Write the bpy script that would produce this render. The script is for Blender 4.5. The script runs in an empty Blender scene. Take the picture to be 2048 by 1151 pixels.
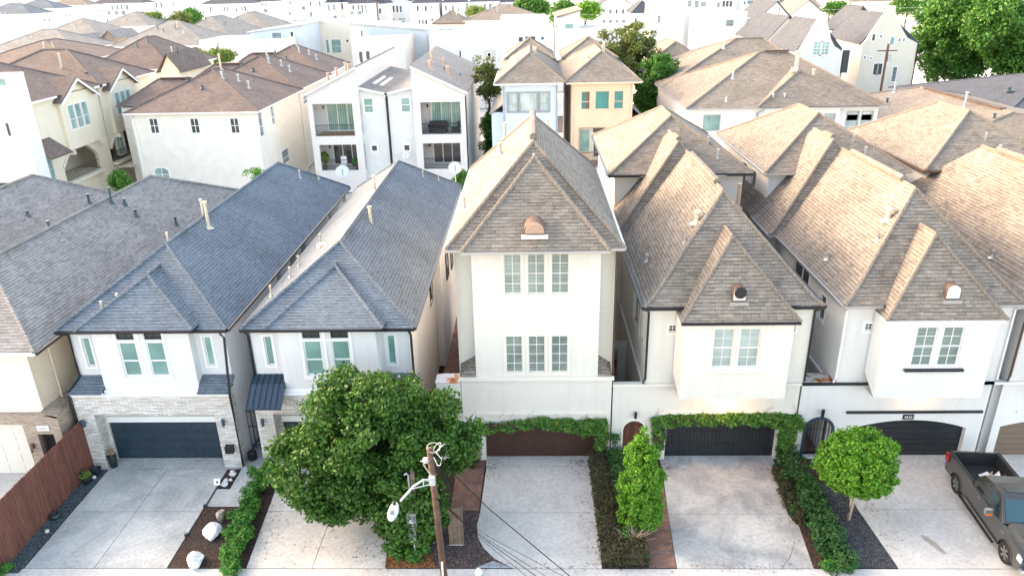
import bpy, math, random
import numpy as np
from mathutils import Vector as V, Matrix
R=math.radians
sc=bpy.context.scene
# ---------------- camera, light, exposure ----------------
cam=bpy.data.objects.new('camera',bpy.data.cameras.new('camera'));sc.collection.objects.link(cam)
cam.data.sensor_width=36;cam.data.lens=25.875;cam.data.clip_start=.1;cam.data.clip_end=3000
cam.matrix_world=Matrix(((.99958025,.00989922,.02722738,0),(.02130508,.38568462,-.92238466,0),(-.01963207,.92257757,.38531182,19.8),(0,0,0,1)))
sc.camera=cam
SUN_EL=R(27);SUN_AZ=(-.90,.42)
w=bpy.data.worlds.new('World');sc.world=w;w.use_nodes=True
nt=w.node_tree;bgn=nt.nodes['Background'];sky=nt.nodes.new('ShaderNodeTexSky')
sky.sky_type='NISHITA';sky.sun_disc=False;sky.sun_elevation=SUN_EL;sky.sun_rotation=math.atan2(SUN_AZ[0],SUN_AZ[1])
sky.air_density=.8;sky.dust_density=2;sky.ozone_density=0
wm_=nt.nodes.new('ShaderNodeMix');wm_.data_type='RGBA';wm_.blend_type='MULTIPLY';wm_.inputs[0].default_value=1;wm_.inputs[7].default_value=(1.16,.985,.785,1);nt.links.new(sky.outputs[0],wm_.inputs[6]);nt.links.new(wm_.outputs[2],bgn.inputs[0]);bgn.inputs[1].default_value=.15
sd=bpy.data.lights.new('sun','SUN');sd.energy=.5;sd.angle=R(14);sd.color=(1,.74,.48)
so=bpy.data.objects.new('sun',sd);sc.collection.objects.link(so)
so.rotation_euler=V((SUN_AZ[0]*math.cos(SUN_EL),SUN_AZ[1]*math.cos(SUN_EL),math.sin(SUN_EL))).to_track_quat('Z','Y').to_euler()
sc.view_settings.view_transform='Standard';sc.view_settings.look='None';sc.view_settings.exposure=2.86;sc.view_settings.gamma=1
# ---------------- materials ----------------
M={}
def mat(name,col=(.5,.5,.5),rough=.8,metal=0,noise=0,nscale=3,bump=0,bscale=40,coat=0):
    m=bpy.data.materials.new(name);m.use_nodes=True;M[name]=m
    t=m.node_tree;b=t.nodes['Principled BSDF']
    b.inputs['Base Color'].default_value=(*col,1);b.inputs['Roughness'].default_value=rough;b.inputs['Metallic'].default_value=metal
    if coat:b.inputs['Coat Weight'].default_value=coat
    if noise:
        n=N(t,'ShaderNodeTexNoise');n.inputs['Scale'].default_value=nscale;n.inputs['Detail'].default_value=6;n.inputs['Roughness'].default_value=.65
        t.links.new(crd(t),n.inputs['Vector'])
        lo=[c*(1-noise) for c in col];hi=[min(1,c*(1+noise*.6)) for c in col]
        r=ramp(t,n.outputs[0],[(.3,lo),(.7,hi)]);t.links.new(r,b.inputs['Base Color'])
    if bump:
        n=N(t,'ShaderNodeTexNoise');n.inputs['Scale'].default_value=bscale;t.links.new(crd(t),n.inputs['Vector']);addbump(t,n.outputs[0],bump,.02)
    return m
def N(t,k):return t.nodes.new(k)
def crd(t):return N(t,'ShaderNodeTexCoord').outputs['Object']
def uvc(t):return N(t,'ShaderNodeTexCoord').outputs['UV']
def ramp(t,src,stops,const=False):
    r=N(t,'ShaderNodeValToRGB');e=r.color_ramp.elements
    if const:r.color_ramp.interpolation='CONSTANT'
    while len(e)<len(stops):e.new(.5)
    for k,(p,c) in zip(e,stops):k.position=p;k.color=(*c,1) if len(c)==3 else c
    t.links.new(src,r.inputs[0]);return r.outputs[0]
def addbump(t,h,s,d=.02):
    b=N(t,'ShaderNodeBump');b.inputs['Strength'].default_value=s;b.inputs['Distance'].default_value=d
    t.links.new(h,b.inputs['Height']);t.links.new(b.outputs[0],t.nodes['Principled BSDF'].inputs['Normal'])
def mix(t,a,b,f,kind='MIX'):
    m=N(t,'ShaderNodeMix');m.data_type='RGBA';m.blend_type=kind
    for s,x in ((m.inputs[0],f),(m.inputs[6],a),(m.inputs[7],b)):
        if isinstance(x,(int,float)):s.default_value=x
        elif isinstance(x,tuple):s.default_value=(*x,1)
        else:t.links.new(x,s)
    return m.outputs[2]
def math_(t,op,a,b=None,c=None):
    m=N(t,'ShaderNodeMath');m.operation=op
    for i,x in enumerate((a,b,c)):
        if x is None:continue
        if isinstance(x,(int,float)):m.inputs[i].default_value=x
        else:t.links.new(x,m.inputs[i])
    return m.outputs[0]
def bricktex(t,w,h,mort,c1,c2,cm,off=.5,vec=None,bias=0):
    b=N(t,'ShaderNodeTexBrick');b.offset=off;b.inputs['Scale'].default_value=1;b.inputs['Brick Width'].default_value=w;b.inputs['Row Height'].default_value=h
    b.inputs['Mortar Size'].default_value=mort;b.inputs['Mortar Smooth'].default_value=.2;b.inputs['Bias'].default_value=bias
    for i,c in enumerate((c1,c2,cm)):b.inputs[i+1].default_value=(*c,1)
    t.links.new(vec or uvc(t),b.inputs['Vector']);return b
def masonry(name,w,h,mort,cols,cm,bump=.5,rough=.85,stain=.25,off=.5,nsc=.5,fine=.2):
    """cols: 4 unit colours, mixed per unit by two brick textures"""
    m=mat(name,rough=rough);t=m.node_tree;b=t.nodes['Principled BSDF']
    a=bricktex(t,w,h,mort,cols[0],cols[1],cm,off)
    mp=N(t,'ShaderNodeMapping');mp.inputs['Location'].default_value=(w*37,h*22,0);t.links.new(uvc(t),mp.inputs[0])
    a2=bricktex(t,w,h,mort,cols[2],cols[3],cm,off,mp.outputs[0])
    mp3=N(t,'ShaderNodeMapping');mp3.inputs['Location'].default_value=(w*11,h*54,0);t.links.new(uvc(t),mp3.inputs[0])
    a3=bricktex(t,w,h,mort,(0,0,0),(1,1,1),(.5,.5,.5),off,mp3.outputs[0])
    c=mix(t,a.outputs[0],a2.outputs[0],a3.outputs[0])
    n=N(t,'ShaderNodeTexNoise');n.inputs['Scale'].default_value=nsc;n.inputs['Detail'].default_value=7;t.links.new(crd(t),n.inputs['Vector'])
    g=ramp(t,n.outputs[0],[(.3,(1-stain,)*3),(.7,(1+stain*.3,)*3)]);c=mix(t,c,g,1.,'MULTIPLY')
    n2=N(t,'ShaderNodeTexNoise');n2.inputs['Scale'].default_value=60;t.links.new(crd(t),n2.inputs['Vector'])
    g2=ramp(t,n2.outputs[0],[(.3,(1-fine,)*3),(.7,(1.,)*3)]);c=mix(t,c,g2,1.,'MULTIPLY')
    t.links.new(c,b.inputs['Base Color'])
    inv=math_(t,'SUBTRACT',1,a.outputs['Fac']);h2=math_(t,'MULTIPLY_ADD',a3.outputs[0],.3,inv)
    addbump(t,h2,bump,.03);return m
def shingle(name,w,h,cols,dark,stain=.2,rough=.9,grid=.5):
    """courses of tabs: tone varies tab by tab, with a dark butt line of uneven strength under each course"""
    m=mat(name,rough=rough);t=m.node_tree;b=t.nodes['Principled BSDF'];Z=(0,0,0)
    def br(wd,c1,c2,lx,ly,mort=0.):
        mp=N(t,'ShaderNodeMapping');mp.inputs['Location'].default_value=(lx,h*ly,0);t.links.new(uvc(t),mp.inputs[0]);return bricktex(t,wd,h,mort,c1,c2,c1,.37,mp.outputs[0])
    a=br(w,cols[0],cols[1],0,0);a2=br(w*.62,cols[2],cols[3],w*3.3,22);a3=br(w*1.4,Z,(1,1,1),w*7.1,54);a4=br(w*.8,Z,(1,1,1),w*5.3,31);v=br(w,(1,1,1),(1,1,1),0,0,.008);v.inputs[3].default_value=(1-grid,)*3+(1,)
    c=mix(t,a.outputs[0],a2.outputs[0],a3.outputs[0]);c=mix(t,c,v.outputs[0],1.,'MULTIPLY')
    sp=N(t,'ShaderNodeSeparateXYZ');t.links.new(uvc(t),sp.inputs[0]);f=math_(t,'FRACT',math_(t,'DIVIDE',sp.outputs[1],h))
    wd=math_(t,'MULTIPLY_ADD',a4.outputs[0],-.2,.93);ln=math_(t,'GREATER_THAN',f,wd);k=math_(t,'MULTIPLY',ln,math_(t,'MULTIPLY_ADD',a4.outputs[0],.45,.5));c=mix(t,c,dark,k)  # shadow of the course above, mixed into the tab colour as a dark line
    n=N(t,'ShaderNodeTexNoise');n.inputs['Scale'].default_value=.45;n.inputs['Detail'].default_value=8;n.inputs['Roughness'].default_value=.62;t.links.new(crd(t),n.inputs['Vector'])
    c=mix(t,c,ramp(t,n.outputs[0],[(.32,(1-stain,)*3),(.68,(1+stain*.35,)*3)]),1.,'MULTIPLY')
    n2=N(t,'ShaderNodeTexNoise');n2.inputs['Scale'].default_value=55;t.links.new(crd(t),n2.inputs['Vector']);c=mix(t,c,ramp(t,n2.outputs[0],[(.3,(.8,.8,.8)),(.7,(1.08,1.08,1.08))]),1.,'MULTIPLY')
    t.links.new(c,b.inputs['Base Color']);addbump(t,math_(t,'SUBTRACT',1,math_(t,'MULTIPLY_ADD',a3.outputs[0],-.3,ln)),.5,.03);return m
B=((.275,.238,.198),(.165,.142,.120),(.24,.208,.175),(.325,.284,.236))
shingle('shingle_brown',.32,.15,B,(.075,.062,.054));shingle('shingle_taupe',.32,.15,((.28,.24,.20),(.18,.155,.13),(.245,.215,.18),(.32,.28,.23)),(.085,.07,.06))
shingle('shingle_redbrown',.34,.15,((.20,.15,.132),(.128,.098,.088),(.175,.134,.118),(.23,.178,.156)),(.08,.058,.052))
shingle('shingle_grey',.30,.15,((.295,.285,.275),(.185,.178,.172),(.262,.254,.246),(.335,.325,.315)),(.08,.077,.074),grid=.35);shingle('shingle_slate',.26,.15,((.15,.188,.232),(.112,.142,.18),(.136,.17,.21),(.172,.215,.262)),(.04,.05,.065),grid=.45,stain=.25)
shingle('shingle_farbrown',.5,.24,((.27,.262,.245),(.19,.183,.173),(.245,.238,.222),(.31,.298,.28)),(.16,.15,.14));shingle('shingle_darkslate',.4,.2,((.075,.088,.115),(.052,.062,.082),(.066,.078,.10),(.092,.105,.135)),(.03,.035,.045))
masonry('ridge_brown',.16,3,.012,((.26,.222,.185),(.21,.178,.15),(.235,.20,.168),(.29,.25,.208)),(.13,.11,.092),stain=.15)
masonry('ledgestone',.36,.075,.007,((.86,.85,.83),(.50,.47,.43),(.88,.88,.88),(.60,.52,.44)),(.34,.31,.28),bump=1.0,stain=.06,fine=.12)
masonry('tan_brick',.22,.078,.010,((.44,.31,.22),(.30,.20,.15),(.52,.40,.31),(.22,.16,.13)),(.58,.53,.46),bump=.6,stain=.15)
masonry('beige_stone',.4,.16,.012,((.62,.54,.44),(.5,.43,.35),(.7,.63,.53),(.56,.5,.42)),(.7,.66,.6),stain=.15)
masonry('red_brick',.22,.078,.010,((.42,.24,.18),(.36,.19,.15),(.5,.33,.27),(.3,.17,.14)),(.55,.48,.42),stain=.15)
masonry('brick_pavers',.20,.10,.006,((.36,.15,.10),(.22,.12,.10),(.42,.22,.14),(.16,.13,.13)),(.10,.08,.07),bump=.3,stain=.4,nsc=1.5)
masonry('blue_pavers',.42,.42,.012,((.36,.40,.45),(.33,.37,.42),(.38,.42,.46),(.35,.38,.42)),(.16,.17,.18),bump=.3,off=0)
def stucco(name,col,stain=.07):
    m=mat(name,col,.9);t=m.node_tree;b=t.nodes['Principled BSDF']
    n=N(t,'ShaderNodeTexNoise');n.inputs['Scale'].default_value=.9;n.inputs['Detail'].default_value=8;n.inputs['Roughness'].default_value=.7
    mp=N(t,'ShaderNodeMapping');mp.inputs['Scale'].default_value=(1,1,.35);t.links.new(crd(t),mp.inputs[0]);t.links.new(mp.outputs[0],n.inputs['Vector'])
    c=ramp(t,n.outputs[0],[(.3,[x*(1-stain) for x in col]),(.62,col)]);t.links.new(c,b.inputs['Base Color'])
    n2=N(t,'ShaderNodeTexNoise');n2.inputs['Scale'].default_value=55;n2.inputs['Detail'].default_value=3;t.links.new(crd(t),n2.inputs['Vector']);addbump(t,n2.outputs[0],.22,.012)
    n4=N(t,'ShaderNodeTexNoise');n4.inputs['Scale'].default_value=1.6;n4.inputs['Detail'].default_value=7;mp4=N(t,'ShaderNodeMapping');mp4.inputs['Scale'].default_value=(2.2,2.2,.16);t.links.new(crd(t),mp4.inputs[0]);t.links.new(mp4.outputs[0],n4.inputs['Vector'])
    t.links.new(mix(t,c,ramp(t,n4.outputs[0],[(.36,(.97,.966,.96)),(.5,(1,1,1))]),1.,'MULTIPLY'),b.inputs['Base Color'])
for n_,c_ in dict(stucco_cool=(.67,.675,.685),stucco_white=(.65,.64,.62),stucco_warm=(.69,.66,.60),stucco_plain=(.67,.665,.65),stucco_grey=(.58,.57,.53),stucco_yellow=(.70,.65,.53),stucco_cream=(.70,.655,.56),stucco_beige=(.78,.70,.60),panel_bluegrey=(.50,.56,.62),panel_grey=(.45,.47,.50)).items():stucco(n_,c_)
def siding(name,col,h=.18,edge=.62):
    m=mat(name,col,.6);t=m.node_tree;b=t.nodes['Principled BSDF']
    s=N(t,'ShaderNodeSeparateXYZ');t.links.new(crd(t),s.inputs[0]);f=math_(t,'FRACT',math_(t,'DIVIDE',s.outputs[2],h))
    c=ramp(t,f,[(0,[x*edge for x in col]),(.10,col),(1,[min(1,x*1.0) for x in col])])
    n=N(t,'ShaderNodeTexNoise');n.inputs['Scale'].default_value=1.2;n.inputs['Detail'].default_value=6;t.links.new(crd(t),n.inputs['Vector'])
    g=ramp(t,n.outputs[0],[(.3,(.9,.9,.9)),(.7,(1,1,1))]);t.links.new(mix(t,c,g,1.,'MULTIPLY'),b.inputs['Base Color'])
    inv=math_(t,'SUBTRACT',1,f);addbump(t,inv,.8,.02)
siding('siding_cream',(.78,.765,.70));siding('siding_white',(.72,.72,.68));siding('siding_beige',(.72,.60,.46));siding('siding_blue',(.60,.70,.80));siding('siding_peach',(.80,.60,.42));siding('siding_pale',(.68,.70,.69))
def glass(name,col,col2,stripe=.05,rough=.12,vertical=False,amp=1.):
    m=mat(name,col,rough);t=m.node_tree;b=t.nodes['Principled BSDF']
    s=N(t,'ShaderNodeSeparateXYZ');t.links.new(uvc(t),s.inputs[0])
    f=math_(t,'FRACT',math_(t,'DIVIDE',s.outputs[0 if vertical else 1],stripe))
    c=ramp(t,f,[(0,col2),(.25,col2),(.45,col),(1,col)])
    n=N(t,'ShaderNodeTexNoise');n.inputs['Scale'].default_value=.8;n.inputs['Detail'].default_value=2;t.links.new(crd(t),n.inputs['Vector'])
    g=ramp(t,n.outputs[0],[(.35,(.66,.70,.70)),(.65,(1.05,1.05,1.05))]);oi=N(t,'ShaderNodeObjectInfo');og=ramp(t,oi.outputs['Random'],[(0,(.72,.74,.74)),(1,(1.1,1.1,1.08))]);t.links.new(mix(t,mix(t,c,g,amp,'MULTIPLY'),og,1.,'MULTIPLY'),b.inputs['Base Color'])
    b.inputs['Coat Weight'].default_value=1;b.inputs['Coat Roughness'].default_value=.02;b.inputs['Roughness'].default_value=.5
glass('pane_teal',(.26,.46,.42),(.20,.37,.35),.05);glass('pane_blind',(.38,.46,.42),(.06,.09,.085),.06);glass('pane_blind_light',(.46,.52,.52),(.22,.28,.27),.06)
glass('pane_dark',(.035,.05,.06),(.02,.03,.035),.5);glass('pane_curtain',(.34,.55,.48),(.16,.32,.29),.22,vertical=True);glass('pane_turquoise',(.0,.26,.25),(.0,.16,.17),.2,vertical=True)
glass('pane_brown',(.16,.07,.035),(.08,.035,.02),.2,vertical=True);glass('pane_far',(.22,.30,.32),(.12,.17,.2),.6);glass('pane_white',(.56,.64,.62),(.48,.56,.55),.3,vertical=True)
mat('trim_white',(.78,.78,.77),.5);mat('trim_warm',(.74,.70,.63),.6);mat('trim_black',(.012,.014,.02),.35);mat('trim_grey',(.30,.32,.34),.5);mat('trim_brown',(.09,.05,.03),.5)
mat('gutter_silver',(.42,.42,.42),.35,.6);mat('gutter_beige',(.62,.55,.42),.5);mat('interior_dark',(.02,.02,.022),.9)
mat('door_navy',(.022,.04,.06),.45,noise=.25,nscale=2);mat('door_black',(.014,.018,.022),.45,noise=.3,nscale=2);mat('door_brown',(.055,.022,.014),.5,noise=.3,nscale=3);mat('door_tan',(.17,.12,.085),.5);mat('door_cream',(.74,.70,.63),.5)
mat('lamp_dark',(.01,.012,.016),.4);mat('lamp_blue',(.03,.08,.14),.4);mat('copper',(.17,.115,.09),.5,.2,noise=.2,nscale=6);mat('metal_blue_dark',(.03,.055,.085),.35,.3)
mat('galvanised',(.45,.49,.53),.45,.5,noise=.15,nscale=8);mat('pipe_cream',(.58,.52,.40),.6,noise=.3,nscale=9);mat('pipe_copper',(.50,.34,.25),.6);mat('pipe_dark',(.04,.07,.09),.5)
mat('bark',(.12,.085,.06),.95,noise=.5,nscale=8,bump=.8,bscale=25);mat('twig_pale',(.46,.36,.30),.9,noise=.3,nscale=9)
mat('pole_wood',(.125,.07,.048),.85,noise=.5,nscale=5,bump=.6,bscale=30);mat('grey_wood',(.19,.135,.10),.9,noise=.4,nscale=5,bump=.5)
mat('lamp_metal',(.62,.64,.66),.4,.3);mat('cable_black',(.01,.01,.012),1);M['cable_black'].node_tree.nodes['Principled BSDF'].inputs['Specular IOR Level'].default_value=0;mat('cable_pale',(.6,.6,.58),.6)
mat('hydrant_blue',(.05,.38,.68),.45);mat('hydrant_white',(.85,.86,.88),.4)
mat('deck_wood',(.42,.27,.15),.8,noise=.3);mat('rail_iron',(.02,.02,.022),.5);mat('wicker_dark',(.03,.03,.032),.8,bump=.6,bscale=60);mat('plastic_white',(.8,.82,.84),.5)
mat('planter_dark',(.02,.028,.036),.5);mat('dried',(.36,.26,.16),.95,noise=.4,nscale=20)
mat('dish_white',(.68,.70,.70),.4)
def rust():
    m=mat('rusted_metal',(.5,.53,.56),.5,.4);t=m.node_tree;b=t.nodes['Principled BSDF']
    n=N(t,'ShaderNodeTexNoise');n.inputs['Scale'].default_value=2.2;n.inputs['Detail'].default_value=8;t.links.new(crd(t),n.inputs['Vector'])
    t.links.new(ramp(t,n.outputs[0],[(.50,(.5,.53,.56)),(.56,(.5,.2,.05)),(.66,(.22,.06,.02))]),b.inputs['Base Color'])
rust()
def concrete(name,col,dark,scale=.35,contrast=.5):
    m=mat(name,col,.9);t=m.node_tree;b=t.nodes['Principled BSDF']
    n=N(t,'ShaderNodeTexNoise');n.inputs['Scale'].default_value=scale;n.inputs['Detail'].default_value=9;n.inputs['Roughness'].default_value=.62;n.inputs['Distortion'].default_value=.6;t.links.new(crd(t),n.inputs['Vector'])
    c=ramp(t,n.outputs[0],[(.5-contrast*.35,dark),(.5+contrast*.2,col)])
    n2=N(t,'ShaderNodeTexNoise');n2.inputs['Scale'].default_value=7;n2.inputs['Detail'].default_value=10;n2.inputs['Roughness'].default_value=.75;t.links.new(crd(t),n2.inputs['Vector'])
    c=mix(t,c,ramp(t,n2.outputs[0],[(.35,(.74,.75,.77)),(.62,(1.03,1.03,1.03))]),1.,'MULTIPLY')
    n3=N(t,'ShaderNodeTexNoise');n3.inputs['Scale'].default_value=90;t.links.new(crd(t),n3.inputs['Vector'])
    c=mix(t,c,ramp(t,n3.outputs[0],[(.3,(.86,.86,.86)),(.6,(1,1,1))]),1.,'MULTIPLY')
    t.links.new(c,b.inputs['Base Color']);addbump(t,n2.outputs[0],.15,.01)
concrete('concrete',(.56,.57,.545),(.34,.355,.35),.4,.42);concrete('concrete_light',(.64,.62,.58),(.52,.50,.47),.6);concrete('concrete_stained',(.56,.55,.52),(.30,.305,.305),.55,.45);concrete('asphalt',(.07,.07,.072),(.045,.045,.048))
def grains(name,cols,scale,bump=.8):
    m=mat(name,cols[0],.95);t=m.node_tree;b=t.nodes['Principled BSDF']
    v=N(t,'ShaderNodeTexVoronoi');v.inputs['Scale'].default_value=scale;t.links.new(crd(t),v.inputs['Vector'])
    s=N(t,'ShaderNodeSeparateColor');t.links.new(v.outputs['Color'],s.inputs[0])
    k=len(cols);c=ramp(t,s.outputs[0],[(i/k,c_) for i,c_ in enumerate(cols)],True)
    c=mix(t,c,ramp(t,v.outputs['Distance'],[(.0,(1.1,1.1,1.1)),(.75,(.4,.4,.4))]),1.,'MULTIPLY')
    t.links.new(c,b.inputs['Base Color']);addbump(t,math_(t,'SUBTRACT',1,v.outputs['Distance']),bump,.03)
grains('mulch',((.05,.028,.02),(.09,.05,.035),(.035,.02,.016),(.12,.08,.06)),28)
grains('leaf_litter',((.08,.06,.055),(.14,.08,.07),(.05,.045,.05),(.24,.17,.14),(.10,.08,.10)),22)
grains('orange_leaves',((.34,.13,.035),(.22,.08,.02),(.42,.2,.06),(.12,.05,.02)),20)
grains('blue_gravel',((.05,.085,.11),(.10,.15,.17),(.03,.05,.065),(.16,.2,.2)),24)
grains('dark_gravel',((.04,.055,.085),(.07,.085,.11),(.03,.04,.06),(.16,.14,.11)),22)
grains('grass',((.06,.12,.03),(.08,.15,.04),(.04,.09,.02)),12)
def wood(name,col,col2,bw=.14):
    m=mat(name,col,.8);t=m.node_tree;b=t.nodes['Principled BSDF']
    br=bricktex(t,bw,50,.004,col,col2,[c*.3 for c in col],0)
    n=N(t,'ShaderNodeTexNoise');n.inputs['Scale'].default_value=3;n.inputs['Detail'].default_value=8
    mp=N(t,'ShaderNodeMapping');mp.inputs['Scale'].default_value=(5,5,.5);t.links.new(crd(t),mp.inputs[0]);t.links.new(mp.outputs[0],n.inputs['Vector'])
    t.links.new(mix(t,br.outputs[0],ramp(t,n.outputs[0],[(.3,(.62,.6,.6)),(.65,(1.1,1.1,1.1))]),1.,'MULTIPLY'),b.inputs['Base Color'])
wood('fence_red',(.20,.08,.055),(.145,.055,.04));wood('planks_brown',(.14,.05,.028),(.09,.032,.02))
def rock(name,c,c2):
    m=mat(name,c,.9);t=m.node_tree;b=t.nodes['Principled BSDF']
    n=N(t,'ShaderNodeTexNoise');n.inputs['Scale'].default_value=7;n.inputs['Detail'].default_value=10;n.inputs['Roughness'].default_value=.7;t.links.new(crd(t),n.inputs['Vector'])
    t.links.new(ramp(t,n.outputs[0],[(.38,c2),(.52,c)]),b.inputs['Base Color']);addbump(t,n.outputs[0],.8,.08)
rock('rock_white',(.78,.79,.80),(.36,.38,.42));rock('rock_tan',(.52,.42,.34),(.25,.19,.15))
def leafmat(name,cols,rough=.62):
    m=mat(name,cols[0],rough);t=m.node_tree;b=t.nodes['Principled BSDF']
    g=N(t,'ShaderNodeNewGeometry');k=len(cols)
    c=ramp(t,g.outputs['Random Per Island'],[(i/(k-1),c_) for i,c_ in enumerate(cols)])
    t.links.new(c,b.inputs['Base Color'])
    tr=N(t,'ShaderNodeBsdfTranslucent');t.links.new(c,tr.inputs[0]);mx=N(t,'ShaderNodeMixShader');mx.inputs[0].default_value=.28
    o=t.nodes['Material Output'];t.links.new(b.outputs[0],mx.inputs[1]);t.links.new(tr.outputs[0],mx.inputs[2]);t.links.new(mx.outputs[0],o.inputs[0])
leafmat('leaf_dark',((.022,.075,.008),(.045,.13,.012),(.075,.18,.016),(.035,.10,.012)))
leafmat('leaf_bright',((.06,.19,.010),(.11,.29,.014),(.19,.40,.022),(.04,.14,.008)))
leafmat('leaf_hedge',((.035,.12,.02),(.02,.07,.014),(.06,.17,.03),(.03,.09,.03)))
leafmat('leaf_groundcover',((.07,.24,.03),(.04,.15,.02),(.12,.32,.04),(.05,.18,.03)))
leafmat('leaf_brownhedge',((.04,.055,.018),(.075,.05,.03),(.03,.075,.018),(.10,.07,.028),(.035,.06,.02)))
leafmat('leaf_vine',((.07,.22,.03),(.04,.13,.02),(.22,.32,.06),(.09,.26,.03),(.05,.16,.03)))
leafmat('leaf_vinered',((.10,.10,.05),(.14,.08,.06),(.06,.10,.04),(.16,.12,.08)))
leafmat('leaf_olive',((.10,.15,.03),(.17,.20,.05),(.06,.11,.025),(.22,.22,.06)))
leafmat('leaf_mid',((.035,.13,.015),(.07,.20,.02),(.10,.26,.03),(.03,.09,.015)))
leafmat('leaf_yellow',((.16,.24,.04),(.10,.19,.03),(.24,.28,.05)))
# ---------------- mesh helpers ----------------
col=sc.collection
ORG={}
class MB:
    def __init__(s):s.v=[];s.f=[]
    def poly(s,pts):
        b=len(s.v);s.v+=[tuple(p) for p in pts];s.f.append(tuple(range(b,b+len(pts))));return s
    def box(s,x0,y0,z0,x1,y1,z1):
        P=[(x,y,z) for z in (z0,z1) for (x,y) in ((x0,y0),(x1,y0),(x1,y1),(x0,y1))]
        for f in ((3,2,1,0),(4,5,6,7),(0,1,5,4),(1,2,6,5),(2,3,7,6),(3,0,4,7)):s.poly([P[i] for i in f])
        return s
    def prism(s,prof,ext):
        """prof: closed 3D polygon, ext: extrusion vector"""
        e=V(ext);a=[V(p) for p in prof];b=[p+e for p in a];n=len(a)
        s.poly(a[::-1]);s.poly(b)
        for i in range(n):s.poly([a[i],a[(i+1)%n],b[(i+1)%n],b[i]])
        return s
    def tube(s,pts,r,n=8,r2=None,cap=True):
        P=[V(p) for p in pts];k=len(P);rings=[]
        for i,p in enumerate(P):
            d=(P[min(i+1,k-1)]-P[max(i-1,0)]).normalized()
            a=d.cross(V((0,0,1)));
            if a.length<.05:a=d.cross(V((0,1,0)))
            a.normalize();b=d.cross(a);rr=r if r2 is None else r+(r2-r)*i/max(k-1,1)
            rings.append([p+(a*math.cos(q)+b*math.sin(q))*rr for q in [2*math.pi*j/n+math.pi/n for j in range(n)]])
        base=len(s.v)
        for g in rings:s.v+=[tuple(p) for p in g]
        for i in range(k-1):
            for j in range(n):s.f.append((base+i*n+j,base+i*n+(j+1)%n,base+(i+1)*n+(j+1)%n,base+(i+1)*n+j))
        if cap:s.f.append(tuple(base+j for j in range(n))[::-1]);s.f.append(tuple(base+(k-1)*n+j for j in range(n)))
        return s
    def lathe(s,c,prof,n=20,ax=(0,0,1)):
        c=V(c);d=V(ax).normalized();a=d.orthogonal().normalized();b=d.cross(a);base=len(s.v);k=len(prof)
        for r,h in prof:s.v+=[tuple(c+d*h+(a*math.cos(2*math.pi*j/n)+b*math.sin(2*math.pi*j/n))*r) for j in range(n)]
        for i in range(k-1):
            for j in range(n):s.f.append((base+i*n+j,base+i*n+(j+1)%n,base+(i+1)*n+(j+1)%n,base+(i+1)*n+j))
        return s
    def build(s,name,m,parent=None,smooth=False,bevel=0):
        me=bpy.data.meshes.new(name);o=bpy.data.objects.new(name,me)
        g=ORG[parent.name] if parent else None
        if parent is None:
            g=V([(min(v[i] for v in s.v)+max(v[i] for v in s.v))/2 if i<2 else min(v[2] for v in s.v) for i in range(3)])
            o.location=g
        ORG[o.name]=g
        me.from_pydata([(v[0]-g.x,v[1]-g.y,v[2]-g.z) for v in s.v],[],s.f);me.update()
        me.materials.append(M[m] if isinstance(m,str) else m)
        uv=me.uv_layers.new(name='UVMap').data;vs=me.vertices
        for p in me.polygons:
            n=p.normal
            if abs(n.z)>.999 or n.length<.5:t=V((1,0,0));q=V((0,1,0))
            else:
                t=V((-n.y,n.x,0)).normalized();q=n.cross(t)
                if q.z<0:q=-q
            for li in p.loop_indices:
                c=vs[me.loops[li].vertex_index].co+g;uv[li].uv=(c.dot(t),c.dot(q))
            p.use_smooth=smooth
        if bevel:
            b=o.modifiers.new('bevel','BEVEL');b.width=bevel;b.segments=2;b.limit_method='ANGLE';b.angle_limit=R(35)
        col.objects.link(o)
        if parent:o.parent=parent
        return o
def tag(o,label=None,cat=None,group=None,kind=None):
    for k,v in (('label',label),('category',cat),('group',group),('kind',kind)):
        if v:o[k]=v
    return o
def thing(name,label,cat,loc=(0,0,0),group=None,rz=0,local=False):
    o=bpy.data.objects.new(name,None);col.objects.link(o);o.location=loc;o.rotation_euler=(0,0,rz)
    ORG[o.name]=V((0,0,0)) if local else V(loc);return tag(o,label,cat,group)
def copy_tree(o,parent=None):
    c=o.copy();col.objects.link(c);c.parent=parent
    if o.name in ORG:ORG[c.name]=ORG[o.name]
    for ch in list(o.children):copy_tree(ch,c)
    return c
class Face:
    """vertical wall plane. a = distance along u, z = height, d = distance out of the wall"""
    def __init__(s,o,u,n):s.o=o;s.u=u;s.n=n
    def p(s,a,z,d=0):return (s.o[0]+s.u[0]*a+s.n[0]*d,s.o[1]+s.u[1]*a+s.n[1]*d,z)
def FR(y):return Face((0,y),(1,0),(0,-1))
def RT(x):return Face((x,0),(0,1),(1,0))
def LF(x):return Face((x,0),(0,1),(-1,0))
def wbox(mb,F,a0,a1,z0,z1,d0,d1):
    A=[F.p(a0,z0,d0),F.p(a1,z0,d0),F.p(a1,z0,d1),F.p(a0,z0,d1)];mb.prism(A,(0,0,z1-z0));return mb
def arcpts(a0,a1,zt,rise,n=14):
    c=(a0+a1)/2;hw=(a1-a0)/2
    if rise>=hw*.98:return [(c-hw*math.cos(math.pi*i/n),zt-hw+hw*math.sin(math.pi*i/n)) for i in range(n+1)]
    r=(hw*hw+rise*rise)/(2*rise);t=math.asin(hw/r)
    return [(c+r*math.sin(-t+2*t*i/n),zt-r+r*math.cos(-t+2*t*i/n)) for i in range(n+1)]
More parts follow.
